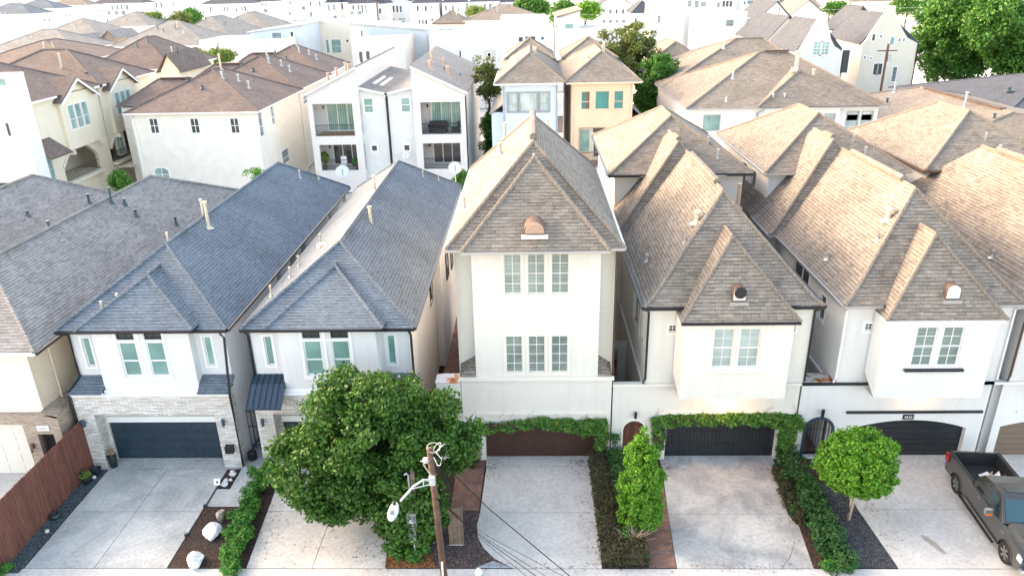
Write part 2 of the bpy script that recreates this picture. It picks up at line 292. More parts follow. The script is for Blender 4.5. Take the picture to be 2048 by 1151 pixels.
def wall(mb,F,a0,a1,z0,z1,holes=(),depth=.12):
    As=sorted({a0,a1,*[h[0] for h in holes],*[h[2] for h in holes]});Zs=sorted({z0,z1,*[h[1] for h in holes],*[h[3] for h in holes]})
    As=[a for a in As if a0<=a<=a1];Zs=[z for z in Zs if z0<=z<=z1]
    for i in range(len(As)-1):
        for j in range(len(Zs)-1):
            ca=(As[i]+As[i+1])/2;cz=(Zs[j]+Zs[j+1])/2
            if any(h[0]<ca<h[2] and h[1]<cz<h[3] for h in holes):continue
            mb.poly([F.p(As[i],Zs[j]),F.p(As[i+1],Zs[j]),F.p(As[i+1],Zs[j+1]),F.p(As[i],Zs[j+1])])
    for h in holes:
        q0,w0,q1,w1=h[:4];rise=h[4] if len(h)>4 else 0;wt=w1
        if rise:
            wt=w1-min(rise,(q1-q0)/2);A=arcpts(q0,q1,w1,rise)
            for (a,z),(b,y) in zip(A,A[1:]):
                mb.poly([F.p(a,z),F.p(b,y),F.p(b,w1),F.p(a,w1)]);mb.poly([F.p(a,z),F.p(b,y),F.p(b,y,-depth),F.p(a,z,-depth)])
        else:mb.poly([F.p(q0,w1),F.p(q1,w1),F.p(q1,w1,-depth),F.p(q0,w1,-depth)])
        mb.poly([F.p(q0,w0),F.p(q0,wt),F.p(q0,wt,-depth),F.p(q0,w0,-depth)]);mb.poly([F.p(q1,w0),F.p(q1,wt),F.p(q1,wt,-depth),F.p(q1,w0,-depth)])
        mb.poly([F.p(q0,w0),F.p(q1,w0),F.p(q1,w0,-depth),F.p(q0,w0,-depth)])
def window(root,F,a0,z0,a1,z1,cols=1,rows=1,mf='trim_white',mp='pane_blind',depth=.10,trim=.07,meet=False,sill=0,label=None,mun=.022,arch=0,name='window',tm=.025,split=None):
    f=MB();b=-depth;fr=.045
    if trim:
        top=z1 if not arch else z1-min(arch,(a1-a0)/2)
        wbox(f,F,a0-trim,a0,z0-trim,(z1+trim) if not arch else top,-.005,tm);wbox(f,F,a1,a1+trim,z0-trim,(z1+trim) if not arch else top,-.005,tm)
        wbox(f,F,a0,a1,z0-trim,z0,-.005,tm)
        if not arch:wbox(f,F,a0,a1,z1,z1+trim,-.005,tm)
        else:
            A=arcpts(a0,a1,z1,arch);B=arcpts(a0-trim,a1+trim,z1+trim,arch+trim if arch>=(a1-a0)/2*.98 else arch)
            for i in range(len(A)-1):f.prism([F.p(*A[i],0),F.p(*A[i+1],0),F.p(*B[i+1],0),F.p(*B[i],0)],V(F.p(0,0,tm))-V(F.p(0,0,0)))
    if sill:wbox(f,F,a0-trim-.06,a1+trim+.06,z0-trim-.07,z0-trim,-.005,sill)
    wbox(f,F,a0,a0+fr,z0,z1,b,b+.05);wbox(f,F,a1-fr,a1,z0,z1,b,b+.05);wbox(f,F,a0+fr,a1-fr,z0,z0+fr,b,b+.05);wbox(f,F,a0+fr,a1-fr,z1-fr,z1,b,b+.05)
    if split:
        for q in split:wbox(f,F,q-.03,q+.03,z0+fr,z1-fr,b,b+.05)
    for i in range(1,cols):
        a=a0+(a1-a0)*i/cols;wbox(f,F,a-mun/2,a+mun/2,z0+fr,z1-fr,b,b+.03)
    for j in range(1,rows):
        z=z0+(z1-z0)*j/rows;wbox(f,F,a0+fr,a1-fr,z-mun/2,z+mun/2,b,b+.029)
    if meet:
        z=z0+(z1-z0)*(.5 if meet is True else meet);wbox(f,F,a0+fr,a1-fr,z-.03,z+.03,b,b+.045)
    o=f.build(name,mf,root)
    if label:o['label']=label
    g=MB()
    if arch and trim:
        A=arcpts(a0,a1,z1,arch);g.poly([F.p(a0,z0,b+.012),F.p(a1,z0,b+.012)]+[F.p(a,z,b+.012) for a,z in A[::-1]])
    else:g.poly([F.p(a0,z0,b+.012),F.p(a1,z0,b+.012),F.p(a1,z1,b+.012),F.p(a0,z1,b+.012)])
    g.build('pane',mp,o);return o
def hipz(x,y,E,rz,run):
    x0,x1,y0,y1,z=E;return z+min((x-x0),(x1-x),(y-y0),(y1-y))/run*(rz-z)
TPROF=((0,0),(1,1))
FLARE=((0,0),(.05,.022),(.10,.058),(.16,.112),(.23,.185),(1,1))
def hip(mb,cap,x0,x1,y0,y1,z,r0,r1,prof=TPROF,capr=.10,caps='frbl',faces='frbl'):
    """hip roof from an eave rectangle up to the ridge r0-r1; prof bends the slope (bell-cast eaves)"""
    r0=V(r0);r1=V(r1);C=[V((x0,y0,z)),V((x1,y0,z)),V((x1,y1,z)),V((x0,y1,z))];alongx=abs(r1.x-r0.x)>abs(r1.y-r0.y)
    T=[r0,r1,r1,r0] if alongx else [r0,r0,r1,r1]
    def ring(t,h):
        o=[]
        for c,q in zip(C,T):
            p=c.lerp(q,t);p.z=z+(q.z-z)*h;o.append(p)
        return o
    G=[ring(*q) for q in prof]
    for i in range(len(G)-1):
        A,B=G[i],G[i+1];last=i==len(G)-2
        for k,nm in enumerate('frbl'):
            if nm not in faces:continue
            a,b,c,d=A[k],A[(k+1)%4],B[(k+1)%4],B[k]
            mb.poly([a,b,c] if (c-d).length<1e-4 else [a,b,c,d])
    if cap is not None:
        for k,nm in enumerate(('fl','fr','br','bl')):
            if nm[0] in caps or nm[1] in caps:
                pass
        up=V((0,0,.015))
        for k in range(4):
            if k in (0,1) or 'b' in caps:cap.tube([g[k]+up for g in G],capr*.72,6)
        if (r1-r0).length>.1:cap.tube([r0+up,r1+up],capr*.72,6)
    return mb
def eaves(root,x0,x1,y0,y1,z,mf='trim_white',mg='gutter_silver',t=.16,gut='fl r',names=('fascia','gutter')):
    f=MB().box(x0+.03,y0+.03,z-t,x1-.03,y1-.03,z-.012);f.build(names[0],mf,root)
    g=MB();w=.11
    if 'f' in gut:g.box(x0-.02,y0-w+.02,z-.11,x1+.02,y0+.02,z-.005)
    if 'l' in gut:g.box(x0-w+.02,y0+.03,z-.112,x0+.02,y1,z-.007)
    if 'r' in gut:g.box(x1-.02,y0+.03,z-.112,x1+w-.02,y1,z-.007)
    if 'b' in gut:g.box(x0,y1-.02,z-.11,x1,y1+w,z-.005)
    if g.v:g.build(names[1],mg,root)
def vent(root,p,h=.45,r=.05,m='pipe_cream',cap=True,base=True,lab=None,hat=False):
    x,y,z=p;b=MB().tube([(x,y,z-.15),(x,y,z+h)],r,10)
    if cap:b.tube([(x,y,z+h-.02),(x,y,z+h+.08)],r*1.55,10)
    if base:b.lathe((x,y,z-.06),[(r*3.2,0),(r*1.9,.07),(r*1.05,.18)],12)
    if hat:b.tube([(x,y,z+h*.45),(x+.02,y,z+h*.5)],r*1.3,10)
    o=b.build('vent_pipe',m,root)
    if lab:o['label']=lab
    return o
def downspout(root,pts,m='trim_black',r=.055):return MB().tube(pts,r,6).build('downspout',m,root)
def garage_door(root,F,a0,a1,z0,z1,m,rows=4,cols=4,d=0,planks=0,rise=0,lab=None):
    b=MB();wbox(b,F,a0,a1,z0,z1,d-.05,d);hh=(z1-z0)/rows;ww=(a1-a0)/cols if cols else 0
    for j in range(rows):
        if planks:
            k=int((a1-a0)/planks)
            for i in range(k):
                wbox(b,F,a0+(a1-a0)*i/k+.008,a0+(a1-a0)*(i+1)/k-.008,z0+j*hh+.01,z0+(j+1)*hh-.01,d,d+.02)
        elif cols:
            for i in range(cols):wbox(b,F,a0+i*ww+.08,a0+(i+1)*ww-.08,z0+j*hh+.08,z0+(j+1)*hh-.08,d,d+.018)
            wbox(b,F,a0,a1,z0+j*hh,z0+j*hh+.012,d,d+.012)
        else:wbox(b,F,a0,a1,z0+j*hh+.012,z0+(j+1)*hh-.012,d,d+.02)
    o=b.build('garage_door',m,root);
    if lab:o['label']=lab
    return o
def sconce(root,F,a,z,m='lamp_dark',h=.32,r=.07):
    c=F.p(a,z,.13);b=MB().tube([c,(c[0],c[1],c[2]+h)],r,12);wbox(b,F,a-.035,a+.035,z+h*.4,z+h*.62,0,.1);return b.build('wall_light',m,root)
def text_mesh(s,size,root,F,a,z,d,m,name='house_number'):
    c=bpy.data.curves.new('t','FONT');c.body=s;c.size=size;c.align_x='CENTER';c.align_y='CENTER';c.extrude=.008
    o=bpy.data.objects.new('t',c);col.objects.link(o);bpy.context.view_layer.update()
    me=bpy.data.meshes.new_from_object(o.evaluated_get(bpy.context.evaluated_depsgraph_get()));bpy.data.objects.remove(o)
    g=ORG[root.name]
    for v in me.vertices:
        x,y,q=v.co;p=F.p(a+x,z+y,d+q);v.co=V(p)-g
    me.materials.clear();me.materials.append(M[m]);n=bpy.data.objects.new(name,me);col.objects.link(n);n.parent=root;ORG[n.name]=g;return n
# ---------------- foliage ----------------
def leafmesh(name,P,Nn,size,m,parent=None,seed=1,asp=.55,flat=.5):
    r=np.random.default_rng(seed);n=len(P);g=np.array(ORG[parent.name]) if parent else np.array([P[:,0].mean(),P[:,1].mean(),P[:,2].min()])
    d=Nn*flat+r.normal(size=(n,3))*(1-flat)*.8;d/=np.linalg.norm(d,axis=1)[:,None]+1e-9
    a=np.cross(d,r.normal(size=(n,3)));a/=np.linalg.norm(a,axis=1)[:,None]+1e-9;b=np.cross(d,a)
    s=(size*r.uniform(.65,1.35,n))[:,None];q=P-g
    co=np.stack([q-a*s,q-b*s*asp+d*s*.12,q+a*s,q+b*s*asp+d*s*.12],1).reshape(-1,3)
    me=bpy.data.meshes.new(name);me.vertices.add(4*n);me.vertices.foreach_set('co',co.ravel().astype('f'))
    me.loops.add(4*n);me.loops.foreach_set('vertex_index',np.arange(4*n,dtype='i'));me.polygons.add(n);me.polygons.foreach_set('loop_start',np.arange(0,4*n,4,dtype='i'))
    try:me.polygons.foreach_set('loop_total',np.full(n,4,dtype='i'))
    except Exception:pass
    me.update();me.validate();me.materials.append(M[m]);o=bpy.data.objects.new(name,me);col.objects.link(o);ORG[o.name]=V(g)
    if parent:o.parent=parent
    else:o.location=g
    return o
def blob(r,c,rad,nc,cr,per,inner=.45,squash=.8):
    """leaf positions: clumps scattered through an ellipsoid, leaves on each clump"""
    c=np.array(c,float);rad=np.array(rad,float);d=r.normal(size=(nc,3));d/=np.linalg.norm(d,axis=1)[:,None]
    t=r.uniform(inner**3,1,nc)**(1/3);cc=c+d*rad*t[:,None]
    e=r.normal(size=(nc,per,3));e/=np.linalg.norm(e,axis=2)[:,:,None];k=cr*r.uniform(.6,1.3,(nc,1,1))
    off=e*k*r.uniform(.45,1,(nc,per,1))*np.array([1,1,squash]);P=(cc[:,None,:]+off).reshape(-1,3)
    Nn=(e+d[:,None,:]*.6+np.array([0,0,.35])).reshape(-1,3);Nn/=np.linalg.norm(Nn,axis=1)[:,None];return P,Nn
def boxleaves(r,x0,x1,y0,y1,z0,z1,n,rag=.06):
    """leaves over the sides and top of a clipped hedge"""
    A=[(y1-y0)*(z1-z0),(y1-y0)*(z1-z0),(x1-x0)*(z1-z0),(x1-x0)*(z1-z0),(x1-x0)*(y1-y0)*1.3];k=r.choice(5,n,p=np.array(A)/sum(A))
    P=np.stack([r.uniform(x0,x1,n),r.uniform(y0,y1,n),r.uniform(z0,z1,n)],1);Nn=np.zeros((n,3))
    for i,(ax,v,s) in enumerate(((0,x0,-1),(0,x1,1),(1,y0,-1),(1,y1,1),(2,z1,1))):
        q=k==i;P[q,ax]=v;Nn[q,ax]=s
    P+=r.normal(size=(n,3))*rag;P[:,2]+=.08*np.sin(P[:,0]*3)*np.sin(P[:,1]*2.3);return P,Nn
def limbs(mb,base,top,r0,spread,n,rng,levels=2):
    base=V(base);top=V(top);mid=base.lerp(top,.5)+V((rng.uniform(-.1,.1),rng.uniform(-.1,.1),0))
    mb.tube([base,mid,top],r0,8,r0*.6)
    if levels:
        for i in range(n):
            a=rng.uniform(0,6.28);s=base.lerp(top,rng.uniform(.55,1));L=(top-base).length*rng.uniform(.5,.8)
            e=s+V((math.cos(a)*spread,math.sin(a)*spread,L*.55));limbs(mb,s,e,r0*.45,spread*.6,max(2,n-2),rng,levels-1)
def tree(name,label,cat,base,h0,lobes,leafm,size,trunk=.14,seed=1,group=None,trunk_m='bark',core=None,spread=None,lean=(0,0),flat=.45):
    x,y,z=base;t=thing(name,label,cat,base,group);rng=random.Random(seed);r=np.random.default_rng(seed)
    L0=lobes[0];tb=MB();limbs(tb,base,(x+lean[0],y+lean[1],z+h0),trunk,spread or L0[3]*.45,4,rng,2);tb.build('trunk',trunk_m,t,True)
    Ps=[];Ns=[]
    for (cx,cy,cz,rx,ry,rz,nc,cr,per) in lobes:
        P,Nn=blob(r,(cx,cy,cz),(rx,ry,rz),nc,cr,per);Ps.append(P);Ns.append(Nn)
    P=np.concatenate(Ps);Nn=np.concatenate(Ns);k=P[:,2]>z+.05;leafmesh('crown',P[k],Nn[k],size,leafm,t,seed,flat=flat);return t
# ---------------- ground, drives, beds ----------------
def sheet(name,pts,z,m,kind='structure',th=None):
    b=MB();P=[(x,y,z) for x,y in pts];b.poly(P)
    if th:
        for p,q in zip(P,P[1:]+P[:1]):b.poly([p,q,(q[0],q[1],q[2]-th),(p[0],p[1],p[2]-th)])
    return tag(b.build(name,m),kind=kind)
sheet('ground',[(-1500,-300),(1500,-300),(1500,2500),(-1500,2500)],-.12,'concrete_light')
sheet('street',[(-300,9),(300,9),(300,19.2),(-300,19.2)],-.105,'asphalt')
sheet('alley',[(-150,52),(150,52),(150,64),(-150,64)],-.10,'concrete_light')
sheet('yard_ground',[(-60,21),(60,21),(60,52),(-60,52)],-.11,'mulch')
sheet('back_street',[(-300,104),(300,104),(300,118),(-300,118)],-.10,'asphalt')
sheet('sidewalk',[(-60,19.25),(60,19.25),(60,20.83),(-60,20.83)],.0,'concrete_light',th=.11)
def slabs(name,polys,m='concrete',gap=.012,z=.004,th=.1):
    """concrete panels with open joints"""
    b=MB()
    for P in polys:
        cx=sum(p[0] for p in P)/len(P);cy=sum(p[1] for p in P)/len(P)
        Q=[(x+(gap if x<cx else -gap),y+(gap if y<cy else -gap)) for x,y in P]
        b.poly([(x,y,z) for x,y in Q])
        for p,q in zip(Q,Q[1:]+Q[:1]):b.poly([(*p,z),(*q,z),(*q,z-th),(*p,z-th)])
    return tag(b.build(name,m),kind='structure')
sheet('joint_ground',[(-26,20.84),(26,20.84),(26,28),(-26,28)],-.05,'mulch')
slabs('driveway',[[(-19.0,20.85),(-16.35,20.85),(-16.35,24),(-19.0,24)],[(-16.35,20.85),(-13.62,20.85),(-13.62,24),(-16.35,24)],[(-19.0,24),(-16.35,24),(-16.35,26.85),(-19,26.85)],[(-16.35,24),(-13.62,24),(-13.62,26.85),(-16.35,26.85)],[(-19.85,26.85),(-13.0,26.85),(-13.0,27.75),(-19.85,27.75)]])
slabs('walkway',[[(-13.55,24.3),(-11.95,24.3),(-11.95,25.45),(-13.55,25.45)],[(-13.0,25.45),(-11.95,25.45),(-11.95,31),(-13.0,31)]],'concrete')
slabs('driveway',[[(-10.65,20.85),(-8.2,20.85),(-8.2,24),(-10.9,24)],[(-8.2,20.85),(-5.45,20.85),(-5.45,24),(-8.2,24)],[(-10.9,24),(-8.2,24),(-8.2,27.7),(-11.2,27.7)],[(-8.2,24),(-5.45,24),(-5.6,27.7),(-8.2,27.7)]],'concrete_light')
arc=lambda cx,cy,r,a0,a1,n=7:[(cx+r*math.cos(R(a0+(a1-a0)*i/n)),cy+r*math.sin(R(a0+(a1-a0)*i/n))) for i in range(n+1)]
slabs('driveway',[[(-.75,20.85),(2.45,20.85),(2.6,23.9),(-2.2,23.9),(-2.28,23.2),(-2.2,22.5),(-1.95,21.9),(-1.5,21.3)],[(-2.2,23.9),(2.6,23.9),(2.75,26.95),(-2.1,26.95)],[(-2.12,26.95),(2.78,26.95),(2.78,27.75),(-2.12,27.75)]],'concrete_light',gap=.01)
slabs('driveway',[[(5.15,20.85),(8.93,20.85),(9.4,21.4),(9.73,22.0),(10.02,22.6),(10.22,23.2),(10.1,23.8),(5.35,23.8)],[(8.93,20.85),(10.16,20.85),(10.34,22.2),(10.34,23.2),(10.22,23.2),(10.02,22.6),(9.73,22.0),(9.4,21.4)],[(5.35,23.8),(10.1,23.8),(10.4,26.75),(5.6,26.75)],[(5.6,26.75),(10.6,26.75),(10.6,27.75),(5.6,27.75)]],'concrete_stained',gap=.01)
slabs('driveway',[[(13.1,20.85),(17.15,20.85),(17.1,24.05),(12.95,24.05)],[(17.15,20.85),(19.9,20.85),(19.8,24.05),(17.1,24.05)],[(12.95,24.05),(19.8,24.05),(19.6,26.9),(13.2,26.9)],[(13.2,26.9),(19.6,26.9),(19.6,27.75),(13.2,27.75)]],'concrete_light',gap=.01)
slabs('driveway',[[(19.95,20.85),(26,20.85),(26,27.75),(19.75,27.75)],[(-34,20.85),(-20.6,20.85),(-20.9,24),(-34,24)],[(-34,24),(-20.9,24),(-21,27),(-34,27)]],'concrete_light')
sheet('oil_stain',[(15.05,21.55),(15.2,21.6),(15.1,22.1),(14.95,22.45),(14.8,22.6),(14.68,22.55),(14.72,22.3),(14.9,21.9)],.008,mat('stain',(.33,.30,.255),.8,noise=.3,nscale=6))
tag(sheet('mulch_bed',[(-13.58,20.85),(-11.6,20.85),(-11.95,24.28),(-13.55,24.28)],.012,'mulch'),kind='structure')
sheet('mulch_bed',[(-13.55,25.48),(-13.03,25.48),(-13.03,26.83),(-13.55,26.83)],.012,'mulch')
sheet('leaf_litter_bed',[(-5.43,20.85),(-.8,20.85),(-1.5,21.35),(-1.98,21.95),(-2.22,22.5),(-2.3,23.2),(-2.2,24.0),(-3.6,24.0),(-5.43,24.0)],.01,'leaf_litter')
sheet('fallen_leaves',[(-5.5,20.86),(-3.65,20.86),(-3.8,21.5),(-4.6,21.9),(-5.6,21.9)],.02,'orange_leaves')
sheet('soil_strip',[(-5.43,24.0),(-3.4,24),(-3.4,27.4),(-5.43,27.4)],.006,'mulch')
sheet('brick_path',[(-3.4,24.02),(-2.24,24.02),(-2.15,27.4),(-3.4,27.4)],.014,'brick_pavers')
sheet('brick_path',[(4.15,20.86),(5.13,20.86),(5.57,26.9),(4.4,26.9)],.012,'brick_pavers')
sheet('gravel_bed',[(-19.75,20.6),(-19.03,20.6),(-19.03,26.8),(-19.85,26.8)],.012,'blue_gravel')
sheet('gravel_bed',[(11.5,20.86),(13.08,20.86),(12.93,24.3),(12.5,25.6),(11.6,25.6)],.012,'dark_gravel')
sheet('planting_soil',[(2.5,20.86),(4.13,20.86),(4.38,27.4),(2.85,27.4)],.008,'mulch')
sheet('planting_soil',[(10.07,20.86),(11.48,20.86),(11.58,25.6),(13.2,26.9),(13.2,27.4),(10.7,27.4)],.008,'mulch')
sheet('stepping_pavers',[(-1.55,21.22),(-.78,20.86),(-2.2,20.86)],.016,'blue_pavers')
sheet('side_passage',[(-4.9,28),(-3.2,28),(-3.2,50),(-4.9,50)],.01,'brick_pavers')
sheet('side_passage',[(3.3,28),(4.9,28),(4.9,45),(3.3,45)],.01,'brick_pavers')
sheet('side_passage',[(11.5,28),(12.8,28),(12.8,45),(11.5,45)],.01,'brick_pavers')
# ---------------- slate roofed pair ----------------
def slate_house(dx,label,num,metal_awning):
    t=thing('townhouse',label,'house',(-16.4+dx,27,0),'white townhouses with slate blue hip roofs')
    X=lambda v:v+dx
    x0,x1=X(-19.8),X(-13.05)
    b=MB();F=FR(27.75)
    wall(b,F,x0,x1,3.8,6.55,[(X(-19.27),4.72,X(-18.93),6.1),(X(-14.02),4.72,X(-13.68),6.1)])
    Fb=FR(27.25);bx0,bx1=X(-18.45),X(-14.35)
    bay=[(X(-17.42),4.5,X(-16.68),6.1),(X(-16.24),4.5,X(-15.5),6.1),(X(-17.42),6.24,X(-16.68),6.6),(X(-16.24),6.24,X(-15.5),6.6)]
    wall(b,Fb,bx0,bx1,3.8,6.72,bay)
    for x in (bx0,bx1):b.poly([(x,27.25,3.8),(x,27.75,3.8),(x,27.75,6.7),(x,27.25,6.7)])
    b.poly([(bx0,27.25,3.8),(bx1,27.25,3.8),(bx1,27.75,3.8),(bx0,27.75,3.8)])
    sw=[(34.6,5.62,35.6,6.12),(36.9,5.5,38.1,6.2),(38.9,5.5,40.1,6.2),(44.9,5.6,45.9,6.15),(48.9,5.6,49.9,6.15)] if not metal_awning else [(34.3,4.5,35.3,6.0),(38.6,4.2,39.5,5.7),(41,3.9,41.9,5.2)]
    wall(b,RT(x1),27.75,49.9,0,6.55,sw);b.poly([(x1,27.1,0),(x1,27.75,0),(x1,27.75,3.8),(x1,27.1,3.8)])
    b.poly([(x0,27.1,0),(x0,49.9,0),(x0,49.9,6.55),(x0,27.75,6.55),(x0,27.75,3.8),(x0,27.1,3.8)]);b.poly([(x0,49.9,0),(x1,49.9,0),(x1,49.9,6.55),(x0,49.9,6.55)])
    if metal_awning:
        b.box(x1,36.2,0,x1+.35,49.9,6.4)
    b.build('wall','stucco_cool',t)
    s=MB();wall(s,FR(27.0),x0-.05,x1+.05,0,3.68,[(X(-19.1),0,X(-13.8),2.74)],.62)
    s.poly([(x1+.05,27,0),(x1+.05,27.5,0),(x1+.05,27.5,3.68),(x1+.05,27,3.68)]);s.poly([(x0-.05,27,0),(x0-.05,27.5,0),(x0-.05,27.5,3.68),(x0-.05,27,3.68)])
    wall(s,FR(27.62),X(-19.1),X(-13.8),0,2.74,[(X(-18.98),0,X(-13.98),2.28)],.1);s.build('stone_veneer','ledgestone',t)
    h=MB().box(X(-18.97),27.58,1.98,X(-13.99),27.7,2.27);h.box(X(-18.5),27.18,3.68,X(-14.3),27.24,3.86);h.box(x0-.07,26.96,3.68,X(-18.5),27.1,3.8);h.box(X(-14.3),26.96,3.68,x1+.07,27.1,3.8);h.box(X(-18.5),26.96,3.68,X(-14.3),27.24,3.72)
    h.build('trim_band','trim_white',t)
    garage_door(t,FR(27.68),X(-18.95),X(-14.0),.02,1.97,'door_navy',4,8)
    for q in ((X(-17.42),X(-16.68)),(X(-16.24),X(-15.5))):
        window(t,Fb,q[0],4.5,q[1],6.1,1,1,'trim_white','pane_teal',trim=0,meet=.45);window(t,Fb,q[0],6.24,q[1],6.6,2,1,'trim_black','pane_dark',trim=0,name='transom_window')
    tr=MB();wbox(tr,Fb,X(-17.56),X(-15.36),4.3,4.46,0,.05);
    for a in (X(-17.55),X(-16.57),X(-15.47)):wbox(tr,Fb,a,a+.11,4.46,6.66,0,.03)
    wbox(tr,Fb,X(-17.44),X(-16.57),6.12,6.22,0,.03);wbox(tr,Fb,X(-16.46),X(-15.47),6.12,6.22,0,.03);tr.build('window_surround','trim_white',t)
    for q in (-19.27,-14.02):window(t,F,X(q),4.72,X(q)+.34,6.1,mp='pane_teal',trim=.1,name='narrow_window')
    for q in sw:window(t,RT(x1) if not metal_awning or q[0]<36 else RT(x1+.35),q[0],q[1],q[2],q[3],1,1,'trim_white' if not metal_awning else 'trim_black','pane_far' if not metal_awning else 'pane_dark',trim=.04,depth=.1 if not metal_awning or q[0]<36 else -.03,name='side_window')
    E=(X(-20.0),X(-12.75),27.35,50.2,6.62);rf=MB();cp=MB();rx=X(-16.38)
    hip(rf,cp,*E[:4],E[4],(rx,30.85,9.2),(rx,46.7,9.2),capr=.12)
    hip(rf,cp,X(-18.85),X(-13.95),26.93,33,6.82,(X(-16.4),28.85 if dx<4 else 29.75,8.5),(X(-16.4),30.1 if dx<4 else 31.2,8.5),caps='frl',capr=.11,faces='frl')
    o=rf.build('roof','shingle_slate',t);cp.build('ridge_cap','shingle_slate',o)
    eaves(t,*E[:4],E[4],'trim_black','trim_black',gut='flr');eaves(t,X(-18.85),X(-13.95),26.93,27.6,6.82,'trim_black','trim_black',gut='f',t=.12,names=('bay_fascia','bay_gutter'))
    for a,c in ((x0-.1,X(-18.48)),(X(-14.32),x1+.1)):
        if metal_awning and a<X(-16):continue
        k=MB();k.prism([(a,26.9,3.84),(a,27.74,4.3),(a,27.74,4.16),(a,26.9,3.78)],(c-a,0,0));k.build('skirt_roof','shingle_slate',t)
    if metal_awning:
        k=MB();a=x0-.12;c=X(-18.45);P=lambda s:(26.35+1.4*s,3.42+1.05*s)
        k.prism([(a,26.35,3.42),(a,27.2,4.1),(a,27.74,4.3),(a,27.74,4.1),(a,27.2,4.0),(a,26.35,3.34)],(c-a,0,0))
        for i in range(7):
            q=a+(c-a)*i/6;k.tube([(q,26.35,3.46),(q,27.2,4.13),(q,27.7,4.33)],.022,4)
        k.build('metal_awning','metal_blue_dark',t)
        # black iron side gate
        g=MB()
        for i in range(7):g.tube([(x0-1.3+i*.2,28.4,0),(x0-1.3+i*.2,28.4,2.1)],.02,6)
        for z in (.2,1.2,2.0):g.tube([(x0-1.35,28.4,z),(x0-.05,28.4,z)],.025,6)
        g.tube([(x0-1.3,28.4,0),(x0-1.3,28.4,2.3)],.06,8);tag(g.build('iron_gate','rail_iron'),'black iron gate across the passage between the two slate roofed townhouses','gate')
    downspout(t,[(x1+.08,27.2,6.5),(x1+.1,27.45,6.2),(x1+.12,26.93,3.7),(x1+.12,26.93,.1)] if not metal_awning else [(x1+.08,27.3,6.5),(x1+.1,27.6,6.2),(x1+.1,27.6,3.9)])
    downspout(t,[(x0-.15,27.3,6.5),(x0+.1,27.65,6.3),(x0+.1,27.65,4.3),(x0-.1,27.0,3.9),(x0-.12,26.92,3.6),(x0-.12,26.92,.1)] if not metal_awning else [(x0-.1,27.4,6.5),(x0-.08,27.7,6.2),(x0-.08,27.7,4.3)])
    sconce(t,FR(26.98),X(-19.55),2.25,'lamp_blue');
    sconce(t,FR(26.98),X(-13.42),2.25,'lamp_blue')
    if not metal_awning:
        m=MB().box(-13.55,26.78,.85,-13.2,26.99,1.12);m.prism([(-13.57,26.76,1.12),(-13.57,26.99,1.2),(-13.57,26.99,1.12)],(.39,0,0));m.build('mailbox','lamp_dark',t)
        sconce(t,RT(x1),29.3,2.6,'lamp_dark',.22,.1)
        p=MB().box(-16.78,27.58,2.30,-16.02,27.615,2.52);pp=p.build('number_plate','trim_white',t);text_mesh(num,.22,pp,FR(27.58),-16.4,2.41,.004,'trim_black')
        c=MB().lathe((x1+.3,27.6,0),[(.0,0),(.2,0),(.2,.35),(.14,.42),(0,.42)],14);tag(c.build('hose_reel','lamp_dark'),'small round black garden hose reel at the foot of the black downspout','hose reel')
        for p_ in [(-15.87,34.26,8.87)]:vent(t,p_,1.25,.07)
        for p_ in [(-15.0,46.57,8.26),(-14.29,48.23,7.76),(-16.75,31.8,8.95),(-16.8,28.9,7.7),(-17.6,28.3,7.4),(-18.3,28.2,7.1)]:vent(t,p_,.42,.035)
        vent(t,(-16.95,36.2,8.8),.9,.05)
    else:
        for p_ in [(-8.01,34.99,8.71),(-8.9,40.65,8.85)]:vent(t,p_,.85,.07)
        for p_ in [(-10.67,35.09,7.73),(-11.16,32.76,7.41),(-11.07,31.12,7.47),(-11.53,29.69,7.17),(-7.03,46.88,8.06),(-6.21,48.3,7.52)]:vent(t,p_,.4,.035)
        v=MB().lathe((-10.3,34.0,7.9),[(.3,0),(.22,.16),(0,.2)],10);v.build('roof_vent','pipe_cream',t)
    return t
slate_house(0,'white townhouse with slate blue hip roof and wide navy garage door numbered 5638','5638',False)
slate_house(7.85,'white slate blue roofed townhouse with black metal awning, half hidden by the big tree','',True)
# ---------------- beige house at the left edge ----------------
t=thing('townhouse','beige sided townhouse with grey shingle roof and tan brick ground floor beside the red fence','house',(-24,26.5,0))
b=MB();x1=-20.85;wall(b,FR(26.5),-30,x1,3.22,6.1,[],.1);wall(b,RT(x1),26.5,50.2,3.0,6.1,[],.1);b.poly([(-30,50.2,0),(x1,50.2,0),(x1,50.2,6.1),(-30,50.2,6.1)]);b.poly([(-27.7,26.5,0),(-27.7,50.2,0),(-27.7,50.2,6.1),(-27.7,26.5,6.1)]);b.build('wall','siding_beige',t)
b=MB();b.poly([(-30,26.46,3.24),(x1+.01,26.46,3.24),(x1+.01,26.46,6.1),(-30,26.46,6.1)]);b.build('front_wall','stucco_beige',t)
b=MB();wall(b,FR(26.2),-30,-20.15,0,3.22,[(-27.4,0,-21.75,2.78),(-21.22,0,-20.52,2.3)],.4);b.poly([(-20.15,26.2,0),(-20.15,50,0),(-20.15,50,2.6),(-20.15,28,2.6),(-20.15,26.9,3.2),(-20.15,26.2,3.22)])
b.poly([(-30,26.2,3.22),(-20.15,26.2,3.22),(-20.15,26.55,3.22),(-30,26.55,3.22)]);b.poly([(-20.86,26.5,3.4),(-20.15,26.5,3.1),(-20.15,28.2,2.9),(-20.86,28.2,3.3)]);b.build('brick_wall','tan_brick',t)
b=MB();b.prism([(-20.86,26.2,3.26),(-20.10,26.2,3.05),(-20.10,26.2,3.14),(-20.86,26.2,3.36)],(0,.6,0));b.build('brick_coping','tan_brick',t)
garage_door(t,FR(26.58),-27.4,-21.75,.02,2.78,'door_cream',5,8)
g=MB()
